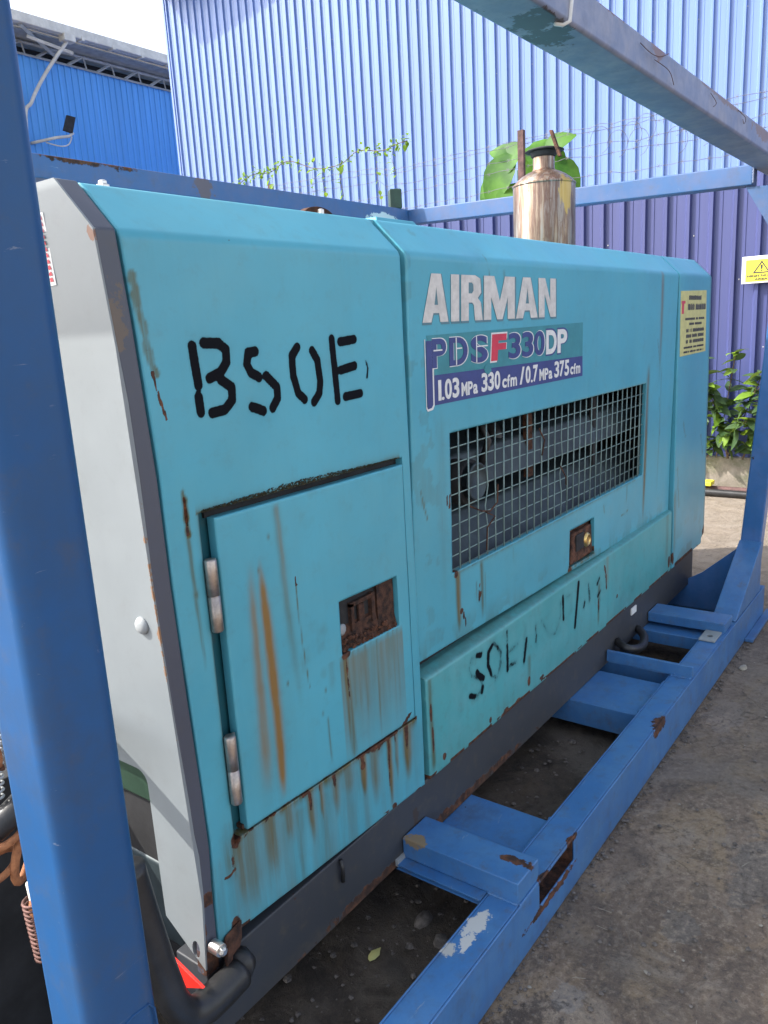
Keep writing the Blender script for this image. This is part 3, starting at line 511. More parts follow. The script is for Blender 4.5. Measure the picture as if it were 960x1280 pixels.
# mesh window
GR=MB().prism([(.93,.83),(2.505,.83),(2.505,1.24),(.93,1.24)],XZ(.0315),0,.006,[[(.9446,.8425),(2.4905,.8425),(2.4905,1.2285),(.9446,1.2285)]]).build('grille',M_wire,CP,.001)
nb=30; dx=(2.49-.945)/nb
def bar(pts,r): 
    return MB().tube(pts,r,5).build('grille_bar',M_wire,GR,0,smooth=True)
first=None
for i in range(1,nb):
    x=.945+i*dx
    if i in(4,5,13,14):
        w_=.006*(-1)**i; bar([(x,.0225,.836),(x+w_*.5,.020,.92),(x-w_*1.0,.022,.99),(x+w_*.6,.017,1.05),(x,.018,1.12),(x,.0145,1.235)],.0021); continue
    if first is None: first=bar([(x,.0225,.836),(x,.0145,1.235)],.0025)
    else: copy_to(first,((x-fx),0,0)); continue
    fx=x
for k in range(1,10):
    z=.842+k*.043
    if z>1.225: break
    bar([(.940,yc(z)+.009,z),(1.2,yc(z)+.0105,z+.0015),(1.9,yc(z)+.0085,z-.0015),(2.495,yc(z)+.009,z)],.0019)
for pl in([(1.05,.02,1.01),(1.10,.008,.985),(1.15,.008,.975),(1.20,.012,.99),(1.22,.02,1.04)],[(1.13,.012,.975),(1.17,.004,.955),(1.13,.008,.93),(1.135,.015,.86)],[(1.50,.02,1.17),(1.515,.008,1.13),(1.51,.015,1.08)],[(1.66,.02,1.02),(1.675,.006,.98),(1.69,.012,.95)]):
    MB().tube([Vector(p) for p in pl],.0024,5).build('bent_wire',M_rust,GR,0,smooth=True)
# lock
LK=MB().box((1.728,.042,.625),(1.965,.046,.782)).build('lock_plate',M_rust,CP,.001)
m=MB(); m.hexa([(1.745,.02,.64),(1.95,.02,.64),(1.95,.042,.64),(1.745,.042,.64),(1.765,.022,.752),(1.945,.022,.752),(1.945,.042,.752),(1.765,.042,.752)]); m.build('lock_body',M_rust,LK,.006)
MB().box((1.79,.016,.68),(1.86,.024,.742)).build('lock_cover',M_inner,LK,.004)
MB().lathe((1.895,.03,.702),[(.028,0),(.028,.010),(.022,.016),(.018,.018),(.018,.015),(.006,.015)],24,'y').build('lock_cylinder',M_brass,LK,0,smooth=True)
# inside the mesh window
m=MB(); m.box((.80,.45,.60),(2.86,.47,1.66)); m.box((.80,.055,.60),(.82,.45,1.66)); m.box((2.84,.055,.60),(2.86,.45,1.66)); m.box((.82,.055,.60),(2.84,.45,.62)); m.box((.82,.055,1.64),(2.84,.45,1.66)); m.build('engine_bay',M_inner,AC,0)
m=MB(); m.hexa([(.83,.10,1.02),(2.83,.10,1.02),(2.83,.40,1.0),(.83,.40,1.0),(.83,.14,1.13),(2.83,.14,1.13),(2.83,.40,1.18),(.83,.40,1.18)]); m.build('air_duct',M_duct,AC,.01)
m=MB(); m.hexa([(.83,.08,.80),(2.83,.08,.80),(2.83,.40,.80),(.83,.40,.80),(.83,.19,.935),(2.83,.19,.935),(2.83,.40,.95),(.83,.40,.95)]); m.build('air_duct',M_duct,AC,.01)
MB().lathe((1.16,.14,1.052),[(.068,-.05),(.068,.062),(.064,.064),(.0,.064)],28,'y').build('pipe_collar',M_inner,AC,0,smooth=True)
PE=MB().lathe((1.155,.13,1.058),[(.052,-.05),(.052,.070),(.056,.072),(.056,.080),(.050,.082),(.048,.076),(.0,.076)],28,'y').build('pipe_end',M_duct,AC,0,smooth=True)
MB().box((1.62,.12,.98),(1.66,.14,1.2)).build('bracket',M_rust,AC,.004)
MB().box((2.2,.12,.92),(2.23,.14,1.2)).build('bracket',M_inner,AC,.004)
MB().tube([(1.3,.13,1.23),(1.33,.11,1.15),(1.30,.12,1.08)],.012,8).build('rubber_hose',M_black,AC,0,smooth=True)
MB().tube([(1.5,.3,1.25),(1.52,.2,1.15),(1.50,.17,1.10)],.03,10).build('rubber_hose',M_black,AC,0,smooth=True)
# lower panel
def surfW(X,V):
    y,z=np.where(V<.602,0,(V-.602)*.97),np.where(V<.602,V,.602+(V-.602)*.25); q=np.clip(1-np.abs(V-.602)/.007,0,1)**2*.0018
    return X+.010*np.clip((.6-V)/.3,0,1)*0,y+q,z-q
def wearW(X,Z):
    n=fbm(X,Z,12,39); R=0*X;Gc=0*X;D=0*X;B=0*X
    for pl,a in zip(STEN,STENA): B=np.maximum(B,stroke(X,Z,pl,.0115,.014,False)*a*(.55+.7*n))
    for pl in([(1.06,.57),(1.0,.575),(.985,.545),(1.0,.52),(1.05,.49),(1.06,.46),(1.03,.445),(.985,.465)],[(1.13,.575),(1.10,.55),(1.095,.51),(1.115,.475),(1.15,.455),(1.17,.49),(1.175,.53),(1.13,.575)],[(1.217,.58),(1.217,.455)],[(1.34,.55),(1.327,.43)],[(1.415,.53),(1.42,.46)],[(1.46,.53),(1.52,.46),(1.57,.45),(1.61,.50),(1.61,.55)],[(1.86,.54),(1.87,.47)],[(1.95,.53),(1.985,.50),(1.95,.47),(1.98,.44)]): B=np.maximum(B,stroke(X,Z,pl,.011,.014,False)*.62*(.5+.8*n))
    for pl in([(.93,.56),(.945,.50),(.93,.43)],[(.935,.575),(.97,.56)]): B=np.maximum(B,stroke(X,Z,pl,.010,.02)*.33)
    R=np.maximum(R,((Z<.317+.008*n)&(n>.46))*.8); R=np.maximum(R,stroke(X,Z,[(2.02,.565),(2.035,.53),(2.04,.47)],.006,.004))
    for cx,cz,rx,rz in((1.363,.355,.012,.02),(.84,.345,.012,.012),(1.10,.335,.010,.012),(1.2,.325,.02,.008),(1.96,.43,.008,.03),(.785,.50,.008,.03),(2.16,.40,.01,.01),(2.84,.36,.02,.035),(1.46,.33,.02,.008),(1.28,.32,.02,.01),(.79,.42,.005,.06)): R=np.maximum(R,blob(X,Z,cx,cz,rx,rz,1.))
    D=np.maximum(D,vst(X,Z,[.6,.32],[.787,.787],.008,.010,1.,.02,.1)); D=np.maximum(D,vst(X,Z,[.6,.34],[2.80,2.80],.02,.02,.5,.02,.3)); D=np.maximum(D,vst(X,Z,[.52,.33],[1.965,1.96],.010,.010,.8,.1,.2)); D=np.maximum(D,vst(X,Z,[.45,.32],[1.365,1.365],.012,.010,.7,.1,.2))
    Gc=np.maximum(Gc,vst(X,Z,[.6,.45],[2.05,2.05],.014,.01,.4,.02,.4)); D=np.maximum(D,(Z>.604)*.35)
    D=np.maximum(D,np.clip((.42-Z)/.12,0,1)*(.2+.5*fbm(X,Z*.3,18,41))*.6); 
    return R,Gc,B,D
sheet('lower_panel',M_teal_low,AC,.768,2.866,.310,.640,[],.0052,surfW,wearW,depth=.03,dent=.0035,seed=24)
# right module
def surfR(X,V): 
    y,z=prof(V); return X+.03*np.clip((1.4-V)/1.,0,1)*(X-2.885)/.52,y+.02*np.clip((.36-V)/.05,0,1)*np.clip((X-3.36)/.04,0,1),z
def wearR(X,Z):
    n=fbm(X,Z,12,49); R=0*X;D=0*X
    D=np.maximum(D,vst(X,Z,[.7,.35],[2.91,2.91],.02,.02,.6,.1,.2)); R=np.maximum(R,((Z<.33)&(n>.45))*.8); R=np.maximum(R,blob(X,Z,3.40,.36,.03,.05,1.)); R=np.maximum(R,blob(X,Z,2.895,.36,.012,.04,1.))
    for pl in([(3.0,1.0),(3.04,.93)],[(2.93,.8),(2.95,.70),(2.97,.6)],[(3.3,.9),(3.34,.8)]): D=np.maximum(D,stroke(X,Z,pl,.006,.004)*.7)
    D=np.maximum(D,np.clip((.6-Z)/.3,0,1)*(n>.52)*.45); D=np.maximum(D,(np.abs(X-3.40)<.006)*.8)
    return R,0*X,0*X,D
RM=sheet('end_module_panel',M_teal,AC,2.888,3.41,.312,ZB+CL,[],.011,surfR,wearR,depth=.03,dent=.003,seed=34,flat=[(2.9,3.34,1.31,1.61)])
m=MB(); m.prism([(2.915,1.311),(3.335,1.315),(3.32,1.606),(2.905,1.600)],XZ(0),-.0012,-.0002); ST=m.build('sticker',M_yellow,RM,0)
m=MB(); q=np.random.default_rng(11)
def line(x0,x1,z,h,cw):
    x=x0
    while x<x1:
        w_=cw*(.5+q.random()*.7)
        if q.random()>.12: m.prism([(x,z),(x+w_,z+.002),(x+w_,z+h*(.7+.3*q.random())),(x+w_*.3,z+h),(x,z+h*.8)],XZ(0),-.0018,-.0013)
        x+=w_+cw*.28
for a,b,z,h,c in((3.03,3.22,1.560,.022,.014),(3.00,3.30,1.515,.030,.018),(2.98,3.29,1.470,.012,.010),(3.03,3.25,1.447,.012,.010),(3.0,3.29,1.415,.017,.012),(3.0,3.29,1.390,.017,.012),(3.0,3.29,1.365,.017,.012),(2.97,3.29,1.342,.010,.008),(2.97,3.29,1.322,.010,.008)): line(a,b,z,h,c)
m.build('sticker_print',M_ink,ST,0,kind='stuff')
m=MB(); m.prism([(2.925,1.50),(2.955,1.50),(2.955,1.545),(2.975,1.545),(2.975,1.557),(2.918,1.557),(2.918,1.545),(2.925,1.545)],XZ(0),-.0018,-.0013); m.build('sticker_mark',M_red,ST,0)
# roof, body core, ends
m=MB(); m.box((.0,CH,1.735),(3.41,1.30,ZB+CH)); m.build('roof',M_teal,AC,.003)
m=MB(); m.hexa([(.0,1.32,.31),(3.41,1.32,.31),(3.41,1.39,.31),(.0,1.39,.31),(.0,1.32,1.66),(3.41,1.32,1.66),(3.41,1.39,1.66),(.0,1.39,1.66)]); m.hexa([(.0,1.30,1.66),(3.41,1.30,1.66),(3.41,1.39,1.66),(.0,1.39,1.66),(.0,1.29,1.755),(3.41,1.29,1.755),(3.41,1.305,1.755),(.0,1.305,1.755)]); m.build('rear_panel',M_teal,AC,.002)
m=MB(); m.prism([(.03,.31),(1.36,.31),(1.36,1.66),(1.29,1.75),(.10,1.75),(.03,1.67)],YZ(3.40),-.02,.022); m.build('far_end_panel',M_dark,AC,.006)
box('base_beam',(-.015,.006,.14),(3.262,.10,.312),M_base,AC,.004)
box('base_beam',(-.015,1.25,.14),(3.262,1.34,.312),M_base,AC,.004)
MB().tube([(.385,.0,.305),(.386,-.004,.28),(.388,.0,.245)],.005,6).build('drain_pipe',M_black,AC,0,smooth=True)
MB().box((.60,-.002,.147),(.66,.008,.166)).build('tag_plate',M_truss,AC,.001)
MB().box((2.34,.001,.255),(2.40,.007,.285)).build('tag_plate',M_white,AC,.001)
m=MB(); m.box((.0,.10,.16),(3.2,1.25,.20)); m.build('floor_plate',M_inner,AC,0)
m=MB(); m.box((.0,.05,.31),(.004,.051,.311)); 
m=MB(); m.box((.035,.05,.20),(.80,1.30,.60)); m.build('engine_block',M_inner,AC,.01)
# dark corner strip + light grey end
def strip():
    rows=[(.300,-.020,.013),(.44,-.009,.016),(.48,-.006,.017),(.56,-.005,.022),(.61,-.010,.021),(.68,-.012,.020),(.86,-.021,.014),(1.09,-.029,.008),(1.28,-.029,.007),(1.41,-.032,.001),(1.54,-.042,-.005),(ZB+.004,-.052,-.014)]
    V=[];F=[]
    for z,a,b in rows: V+=[(a,.0,z),(b,.0,z)]
    V+=[(-.052,CH,ZB+CH+.003),(-.014,CH,ZB+CH+.003)]; n=len(rows)+1
    for i in range(n-1): F.append((2*i,2*i+1,2*i+3,2*i+2))
    k=len(V); V+=[(x,y+.03,z-(.02 if i>=2*(n-1) else 0)) for i,(x,y,z) in enumerate(V)]
    for i in range(n-1): F+=[(2*i,2*i+2,2*i+2+k,2*i+k),(2*i+1,2*i+1+k,2*i+3+k,2*i+3),(2*i+k,2*i+2+k,2*i+3+k,2*i+1+k)]
    F+=[(0,k,k+1,1),(2*n-2,2*n-1,2*n-1+k,2*n-2+k)]
    return MB().add(V,F).build('corner_strip',M_dark,AC,.004,3)
strip()
def xe(z): return float(np.interp(z,[.3,.44,.56,.61,.68,.86,1.09,1.28,1.41,1.54,1.676],[-.022,-.011,-.007,-.012,-.014,-.023,-.031,-.031,-.034,-.044,-.054]))
hole=[(.027+.011*math.cos(t),.352+.018*math.sin(t)) for t in np.linspace(0,2*math.pi,16,endpoint=False)]
arc=[(.118+.028*(1-math.cos(t)),.680+.026*math.sin(t)) for t in np.linspace(0,math.pi/2,6)]
poly=[(.001,.318),(.001,.46),(.001,.86),(.001,1.09),(.001,1.5),(.001,1.676),(CH,1.759),(1.29,1.759),(1.37,1.67),(1.37,.32),(1.25,.40),(1.25,.68),(1.22,.706)]+arc[::-1]+[(.116,.387)]
EP=MB().prism(poly,lambda u,v,d:(xe(v)+d,u,v),0,.012,[hole]).build('end_panel',M_grey,AC,.002)
MB().lathe((xe(1.022)-.000,.045,1.022),[(.0165,0),(.0160,.003),(.0125,.0075),(.007,.0095),(.001,.010)],20,'x').build('dome_bolt',M_truss,EP,0,smooth=True)
LB=MB().prism([(.125,1.602),(.143,1.602),(.143,1.716),(.125,1.713)],lambda u,v,d:(xe(v)-d,u,v),.0008,.0014).build('warning_label',M_white,EP,0)
m=MB()
for k in range(11):
    z=1.608+k*.0095; m.prism([(.129,z),(.139,z),(.139,z+.0055-.002*(k%2)),(.132,z+.0065)],lambda u,v,d:(xe(v)-d,u,v),.0016,.002)
m.build('label_print',M_red,LB,0,kind='stuff')
# inside the end opening
MB().box((.02,.13,.60),(.05,1.24,.69)).build('green_cross_bar',M_green,AC,.008)
MB().box((.03,.13,.26),(.08,1.24,.45)).build('radiator_frame',M_duct,AC,.008)
# bumper, reflector, bolt
bp_=[(-.172,-.035,.66),(-.160,-.036,.57),(-.147,-.038,.48),(-.134,-.040,.40),(-.122,-.041,.350),(-.103,-.042,.316),(-.075,-.042,.298),(-.03,-.039,.292),(.030,-.032,.289)]
def smoothpath(p,n=5):
    P_=[Vector(a) for a in p]; out=[]
    for i in range(len(P_)-1):
        a=P_[max(i-1,0)];b=P_[i];c=P_[i+1];d=P_[min(i+2,len(P_)-1)]
        for k in range(n):
            t=k/n; out.append(.5*((2*b)+(c-a)*t+(2*a-5*b+4*c-d)*t*t+(-a+3*b-3*c+d)*t**3))
    out.append(P_[-1]); return out
sp=smoothpath(bp_); BP=MB().tube(sp,[.0275+.004*min(1,max(0,(i-len(sp)*.62)/4)) for i in range(len(sp))],18).build('bumper_bar',M_black,AC,0,smooth=True)
MB().tube([(.03,-.030,.297),(.045,-.022,.295),(.052,-.006,.294)],[.031,.031,.027],16).build('bumper_bracket',M_black,BP,0,smooth=True)
MB().prism([(.058,.375),(.012,.312),(-.05,.343)],YZ(-.068),0,.006).build('reflector',M_refl,AC,.001)
BK=MB().hexa([(.005,-.03,.315),(.055,-.012,.315),(.075,.0,.325),(.02,.0,.325),(.012,-.03,.345),(.06,-.012,.36),(.08,.0,.37),(.03,.0,.36)]).build('rusted_bracket',M_rust,AC,.004)
m=MB(); m.lathe((-.002,-.030,.366),[(.013,-.025),(.013,0),(.0105,.001)],20,'y'); m.lathe((-.002,-.031,.366),[(.0095,0),(.0095,.006),(.006,.009)],6,'y'); m.tube([(-.002,0,.36),(-.002,-.03,.366)],.006,8); m.build('bolt',M_bolt,BK,.0006)
MB().box((-.012,.03,.30-.055),(.0,.10,.30)).build('amber_plate',M_orange,AC,.002)
# exhaust silencer
cx,cy,cz=2.575,.50,1.752
EX=MB().lathe((cx,cy,cz),[(.133,0),(.134,.004),(.134,.325),(.131,.333),(.118,.348),(.095,.365),(.07,.378),(.050,.386),(.046,.395),(.046,.445),(.046,.452)],48).build('exhaust_silencer',M_exh,AC,0,smooth=True)
MB().lathe((cx,cy,cz),[(.1355,.322),(.1375,.326),(.1355,.331)],48).build('seam_band',M_exh,EX,0,smooth=True)
m=MB(); m.lathe((cx,cy,cz+.440),[(.049,0),(.056,.008),(.056,.018),(.060,.022)],20); m.lathe((cx+.01,cy,cz+.462),[(.082,.003),(.084,.006),(.070,.012),(.045,.018),(.0,.022)],28); m.build('rain_cap',M_inner,EX,0,smooth=True)
MB().hexa([(cx-.045,cy-.10,cz+.425),(cx-.028,cy-.10,cz+.425),(cx-.028,cy-.085,cz+.425),(cx-.045,cy-.085,cz+.425),(cx-.045,cy-.06,cz+.535),(cx-.028,cy-.06,cz+.535),(cx-.028,cy-.045,cz+.535),(cx-.045,cy-.045,cz+.535)]).build('cap_weight',M_rust,EX,.003)
# fittings on the roof
MB().lathe((.055,.115,ZB+CH),[(.012,0),(.012,.007),(.008,.008),(.008,.013),(.004,.015)],6).build('roof_nut',M_bolt,AC,.001)
m=MB(); m.prism([(.60+.05*math.cos(t),1.755+.020*math.sin(t)) for t in np.linspace(0,math.pi,14)],XZ(.11),0,.02); m.build('lifting_lug',M_rust,AC,.003)
MB().lathe((.585,.092,ZB+CH-.002),[(.007,0),(.007,.010),(.003,.012)],10).build('roof_nut',M_bolt,AC,0)
m=MB(); m.hexa([(.80,.10,1.756),(.98,.10,1.756),(.98,.3,1.756),(.80,.3,1.756),(.81,.11,1.770),(.97,.11,1.770),(.97,.29,1.770),(.81,.29,1.770)]); m.build('roof_hatch',M_teal,AC,.002)
box('added_dark_panel',(-1.0,.42,-.0),(-.06,.46,.66),M_inner,AC,.004)  # made-up dark panel, blacks out the sunlit ground behind the tow gear
box('added_dark_panel',(-.10,.16,.20),(-.05,1.2,.30),M_inner,AC,.004)
# ------------------------------------------------------------ tow gear hanging at the machine's end
TG=thing('rusty_chain','short rusty orange chain hanging behind the near blue post','chain',(-.27,.10,.62))
def link(c,ax,ay,R,r,sq=.0):
    A=Vector(ax).normalized(); B=Vector(ay).normalized(); C=Vector(c)
    pts=[C+A*R[0]*math.cos(t)+B*R[1]*math.sin(t) for t in np.linspace(0,2*math.pi,22,endpoint=False)]
    return MB().tube(pts,r,8,closed=True).build('chain_link',M_orange,TG,0,smooth=True)
link((-.285,.10,.750),(1,.2,.25),(0,1,.3),(.038,.020),.0065); link((-.278,.09,.700),(.25,0,1),(1,.6,0),(.040,.024),.0070); link((-.315,.10,.700),(1,0,.3),(0,1,.5),(.034,.020),.0062); link((-.248,.10,.650),(.5,0,-1),(1,1,0),(.036,.022),.0065); link((-.250,.10,.60),(1,.4,.3),(0,.5,1),(.030,.018),.0080)
def coil(c0,c1,R,r,n,name,label,mat):
    a=Vector(c0); b=Vector(c1); d=(b-a).normalized(); u=d.cross(Vector((0,1,0))).normalized(); v=d.cross(u)
    N=n*14; pts=[a+(b-a)*(i/N)+(u*math.cos(2*math.pi*n*i/N)+v*math.sin(2*math.pi*n*i/N))*R for i in range(N+1)]
    T=thing(name,label,'spring',tuple(a)); MB().tube(pts,r,6).build('coil',mat,T,0,smooth=True)
    MB().tube([a-d*.03,b+d*.09],R*.42,10).build('rod',M_pale,T,0,smooth=True); return T
M_coil=simple('spring_steel',(.12,.06,.05),.6,.4,.4,40,.3)
coil((-.268,.10,.61),(-.262,.10,.49),.019,.0028,13,'coil_spring','rust brown coil spring with pale rod beside lower near post',M_coil)
coil((-.292,.12,.80),(-.268,.14,.90),.013,.0022,10,'coil_spring','small grey coil spring above the orange chain',M_truss)
tag(MB().tube(smoothpath([(-.37,.13,.715),(-.31,.11,.755),(-.25,.10,.79),(-.18,.14,.81),(-.05,.3,.80)]),.022,12).build('rubber_hose',M_black,None,0,smooth=True),'thick black rubber hose passing behind the near blue post','hose')

T=thing('rusty_shackle','small reddish rusty shackle at the left edge above the hose','shackle',(-.30,.12,.86))
pts=[Vector((-.298+.0*t,.12,.87))+Vector((.022*math.cos(t),0,.03*math.sin(t))) for t in np.linspace(-.6,math.pi+.6,16)]
MB().tube(pts,.008,8).build('bow',M_orange,T,0,smooth=True); MB().tube([(-.325,.12,.848),(-.27,.12,.848)],.006,8).build('pin',M_rust,T,0,smooth=True)
# ------------------------------------------------------------ the blue lifting frame
FR=thing('lifting_frame','blue welded steel crash frame standing round the teal compressor','frame',(-.38,-.29,0))
PX0,PX1=-.430,-.335
MB().hexa([(PX0,-.336,.155),(PX1,-.336,.155),(PX1,-.227,.155),(PX0,-.227,.155),(PX0+.004,-.336,2.105),(PX1+.004,-.336,2.105),(PX1+.004,-.227,2.105),(PX0+.004,-.227,2.105)]).build('corner_post',M_post,FR,.024,6)
box('corner_post',(PX0,1.66,.155),(PX1,1.76,2.10),M_blue,FR,.008)
box('corner_post',(3.20,1.66,.155),(3.29,1.76,2.10),M_blue,FR,.008)
ly=lambda z:-.075*(z-.37)
MB().hexa([(3.205,-.308,.16),(3.29,-.308,.16),(3.29,-.215,.16),(3.205,-.215,.16)]+[(x,y+ly(2.1),2.118) for x,y in((3.205,-.308),(3.29,-.308),(3.29,-.220),(3.205,-.220))]).build('corner_post',M_blue,FR,.008,3)
# overhead beam and the other top beams
MB().box((-.60,-.336,2.108),(3.62,-.214,2.194)).build('top_beam',M_over,FR,.010,3)
MB().hexa([(-.34,1.65,2.098),(3.2,1.65,2.098),(3.2,1.74,2.098),(-.34,1.74,2.098),(-.34,1.65,2.180),(3.2,1.65,2.180),(3.2,1.74,2.180),(-.34,1.74,2.180)]).build('top_beam',M_rearbeam,FR,.006)
MB().hexa([(3.202,-.212,2.043),(3.29,-.212,2.043),(3.29,1.75,2.100),(3.202,1.75,2.100),(3.202,-.212,2.130),(3.29,-.212,2.130),(3.29,1.75,2.181),(3.202,1.75,2.181)]).build('top_beam',M_rearbeam,FR,.006)
MB().box((PX0+.004,-.212,2.112),(PX1,1.655,2.19)).build('top_beam',M_blue,FR,.006)
MB().prism([(-.18,2.04),(-.33,2.03),(-.36,1.80),(-.32,1.80)],YZ(3.215),0,.008).build('corner_brace',M_rearbeam,FR,.002)
# rails with fork pockets
def rail(y0,y1,mat):
    r=MB(); zt=.155
    fn=lambda u,v,d:(u,y0+d,v)
    holes=[[(.735,.082),(.945,.082),(.945,.146),(.735,.146)]]
    r.prism([(-.50,0),(3.30,0),(3.30,zt),(-.50,zt)],fn,0,.006,holes); r.prism([(-.50,0),(3.30,0),(3.30,zt),(-.50,zt)],fn,y1-y0-.006,y1-y0)
    r.box((-.50,y0+.006,zt-.006),(3.30,y1-.006,zt)); r.box((-.50,y0+.006,.0),(3.30,y1-.006,.006)); return r.build('base_rail',mat,FR,.003)
rail(-.336,-.246,M_rail)
m=MB(); m.box((.725,-.329,.066),(.955,-.254,.074)); m.box((.728,-.3295,.074),(.735,-.256,.148)); m.box((.945,-.3295,.074),(.952,-.256,.148)); m.build('fork_pocket_lining',M_rust,FR,.001)
MB().box((-.5,1.66,0),(3.3,1.76,.155)).build('base_rail',M_blue,FR,.004)
def cross(a,b,bev=.004,mat=M_rail): return MB().box(a,b).build('cross_member',mat,FR,bev)
cross((.632,-.331,.1555),(.742,.004,.214)); cross((.570,-.244,.06),(.742,.0,.1535)) if False else None
cross((.600,-.2445,.150),(.742,.004,.1548),.001)
cross((.745,-.2445,.10),(.995,1.655,.138)); cross((1.71,-.2445,.045),(1.998,1.655,.138)); cross((2.052,-.333,.1565),(2.066,.002,.205),.004); cross((2.10,-.2445,.06),(2.16,1.655,.135))
MB().hexa([(.600,-.27,.140),(.632,-.27,.140),(.632,.003,.140),(.600,.003,.140),(.628,-.27,.150),(.632,-.27,.150),(.632,.003,.150),(.628,.003,.150)]).build('weld_plate',M_rail,FR,0)
cross((2.56,-.325,.1555),(2.69,.004,.200)); cross((2.50,-.2445,.08),(2.69,1.655,.137)); 
m=MB(); m.prism([(2.44,-.315),(2.555,-.315),(2.555,-.25),(2.44,-.25)],lambda u,v,d:(u,v,.157+d),0,.008,[[(2.49+.013*math.cos(t),-.282+.013*math.sin(t)) for t in np.linspace(0,2*math.pi,12,endpoint=False)]]); m.build('lashing_tab',M_truss,FR,.001)
cross((3.205,-.2445,.002),(3.29,1.655,.150)); 
MB().prism([(-.225,.365),(-.06,.215),(.12,.10),(.12,.02),(-.225,.02)],YZ(3.196),-.004,.004).build('gusset_plate',M_blue,FR,.001)
MB().prism([(2.72,.156),(3.19,.405),(3.203,.405),(3.203,.156)],XZ(-.333),.0,.103).build('inclined_gusset',M_rail,FR,.005,3)
MB().box((2.90,-.372,-.0),(3.36,-.337,.014)).build('foot_plate',M_rail,FR,.002)
m=MB(); m.lathe((3.13,1.69,2.18),[(.050,0),(.050,.10),(.044,.108)],4); m.build('lifting_eye',M_green,FR,.006)
m=MB(); m.tube([(.93,-.33,2.197),(.93,-.339,2.190),(.932,-.3385,2.15),(.925,-.337,2.110),(.918,-.325,2.1045),(.90,-.315,2.105)],.0045,6); m.build('cable_tie',M_white,FR,0,smooth=True)
for pl in([(1.35,-.340,2.165),(1.42,-.345,2.155),(1.50,-.343,2.165),(1.56,-.345,2.185)],[(1.46,-.340,2.15),(1.55,-.35,2.14),(1.62,-.342,2.12)],[(2.0,-.34,2.17),(2.05,-.345,2.15),(2.03,-.342,2.135)],[(2.35,-.34,2.18),(2.42,-.35,2.165),(2.44,-.341,2.15),(2.41,-.343,2.16)]):
    MB().tube(smoothpath(pl,4),.0010,5).build('loose_wire',M_fpost,FR,0,smooth=True)
m=MB(); m.tube([(-.405,-.3363,.700),(-.375,-.3363,.708),(-.352,-.3363,.706),(-.345,-.3363,.695),(-.343,-.3363,.60),(-.343,-.3363,.3)],.0014,5)
m.build('weld_seam',M_post,FR,0,smooth=True)
tag(MB().tube(smoothpath([(2.17,.0,.20),(2.14,-.055,.19),(2.24,-.075,.165),(2.35,-.05,.165),(2.42,.0,.17)]),.018,10).build('rubber_hose',M_black,None,0,smooth=True),'short black hose under the compressor between the cross members','hose')
def weld(a,b,n,rr=.0035,mat=None):
    a=Vector(a); b=Vector(b); q_=np.random.default_rng(int(abs(a.x*999)+abs(b.z*77))); P_=[a+(b-a)*(i/n) for i in range(n+1)]
    MB().tube(P_,[rr*(.75+.6*q_.random())*(1.25 if i%2 else .8) for i in range(n+1)],6).build('weld_bead',mat or M_rail,FR,0,smooth=True)
weld((.632,-.330,.156),(.632,-.246,.156),16); weld((.742,-.330,.156),(.742,-.246,.156),16); weld((.634,-.3325,.155),(.742,-.3325,.155),18); weld((.745,-.2455,.150),(.995,-.2455,.150),36); weld((1.71,-.2455,.150),(1.998,-.2455,.150),36)
weld((2.05,-.330,.157),(2.05,-.25,.157),14); weld((2.557,-.32,.157),(2.557,-.246,.157),14); weld((2.722,-.330,.160),(2.722,-.235,.160),16); weld((3.203,-.300,.40),(3.203,-.235,.40),12); weld((2.98,-.20,2.05) if False else (3.201,-.2145,2.05),(3.201,-.2145,2.128),14,.004,M_over)
# ------------------------------------------------------------ ground
def struct(o): o['kind']='structure'; return o
def ground():
    xs=np.unique(np.concatenate([[-150,-60,-20,-8,-3,-1.5,-1],np.arange(-.8,-.3,.05),np.arange(-.3,3.6,.022),np.arange(3.6,7,.05),[7.5,9,12,20,60,150]])); ys=np.unique(np.concatenate([[-150,-60,-20,-8,-4,-2.5],np.arange(-1.6,.9,.022),np.arange(.9,2.2,.06),[2.6,3.5,5,9,20,60,150]]))
    X,Y=np.meshgrid(xs,ys,indexing='ij'); inside=np.clip((X+.8)/.3,0,1)*np.clip((7-X)/1,0,1)*np.clip((Y+1.6)/.3,0,1)*np.clip((2.2-Y)/.3,0,1)
    und=np.clip((Y+.22)/.08,0,1)*np.clip((3-X)/.5,0,1)
    Z=inside*((fbm(X,Y,2.5,3,5)-.5)*.010-.004)+und*inside*((fbm(X,Y,14,8,3)-.5)*.028)
    rail_=np.clip(1-np.abs(Y+.29)/.12,0,1); Z=np.minimum(Z,.006-.010*rail_)
    nx,ny=X.shape; idx=np.arange(nx*ny).reshape(nx,ny); F=np.stack([idx[:-1,:-1].ravel(),idx[1:,:-1].ravel(),idx[1:,1:].ravel(),idx[:-1,1:].ravel()],1)
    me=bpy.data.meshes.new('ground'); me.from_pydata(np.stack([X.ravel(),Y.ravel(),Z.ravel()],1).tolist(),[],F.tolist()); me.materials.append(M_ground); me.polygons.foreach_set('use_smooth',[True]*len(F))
    o=bpy.data.objects.new('ground',me); COL.objects.link(o); struct(o)
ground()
def pebble(m,x,y,z,r,q,flat=.5):
    V=[];n=5
    for h,k in((-.3,.8),(.35,.75)):
        for i in range(n):
            a=2*math.pi*(i+.3*h)/n; rr=r*k*(.7+.5*q.random()); V.append((x+rr*math.cos(a),y+rr*math.sin(a),z+r*flat*(h+.2*q.random())))
    V.append((x,y,z+r*flat*.8)); m.add(V,[(i,(i+1)%n,n+(i+1)%n,n+i) for i in range(n)]+[(n+i,n+(i+1)%n,2*n) for i in range(n)])
m=MB(); q=np.random.default_rng(21)
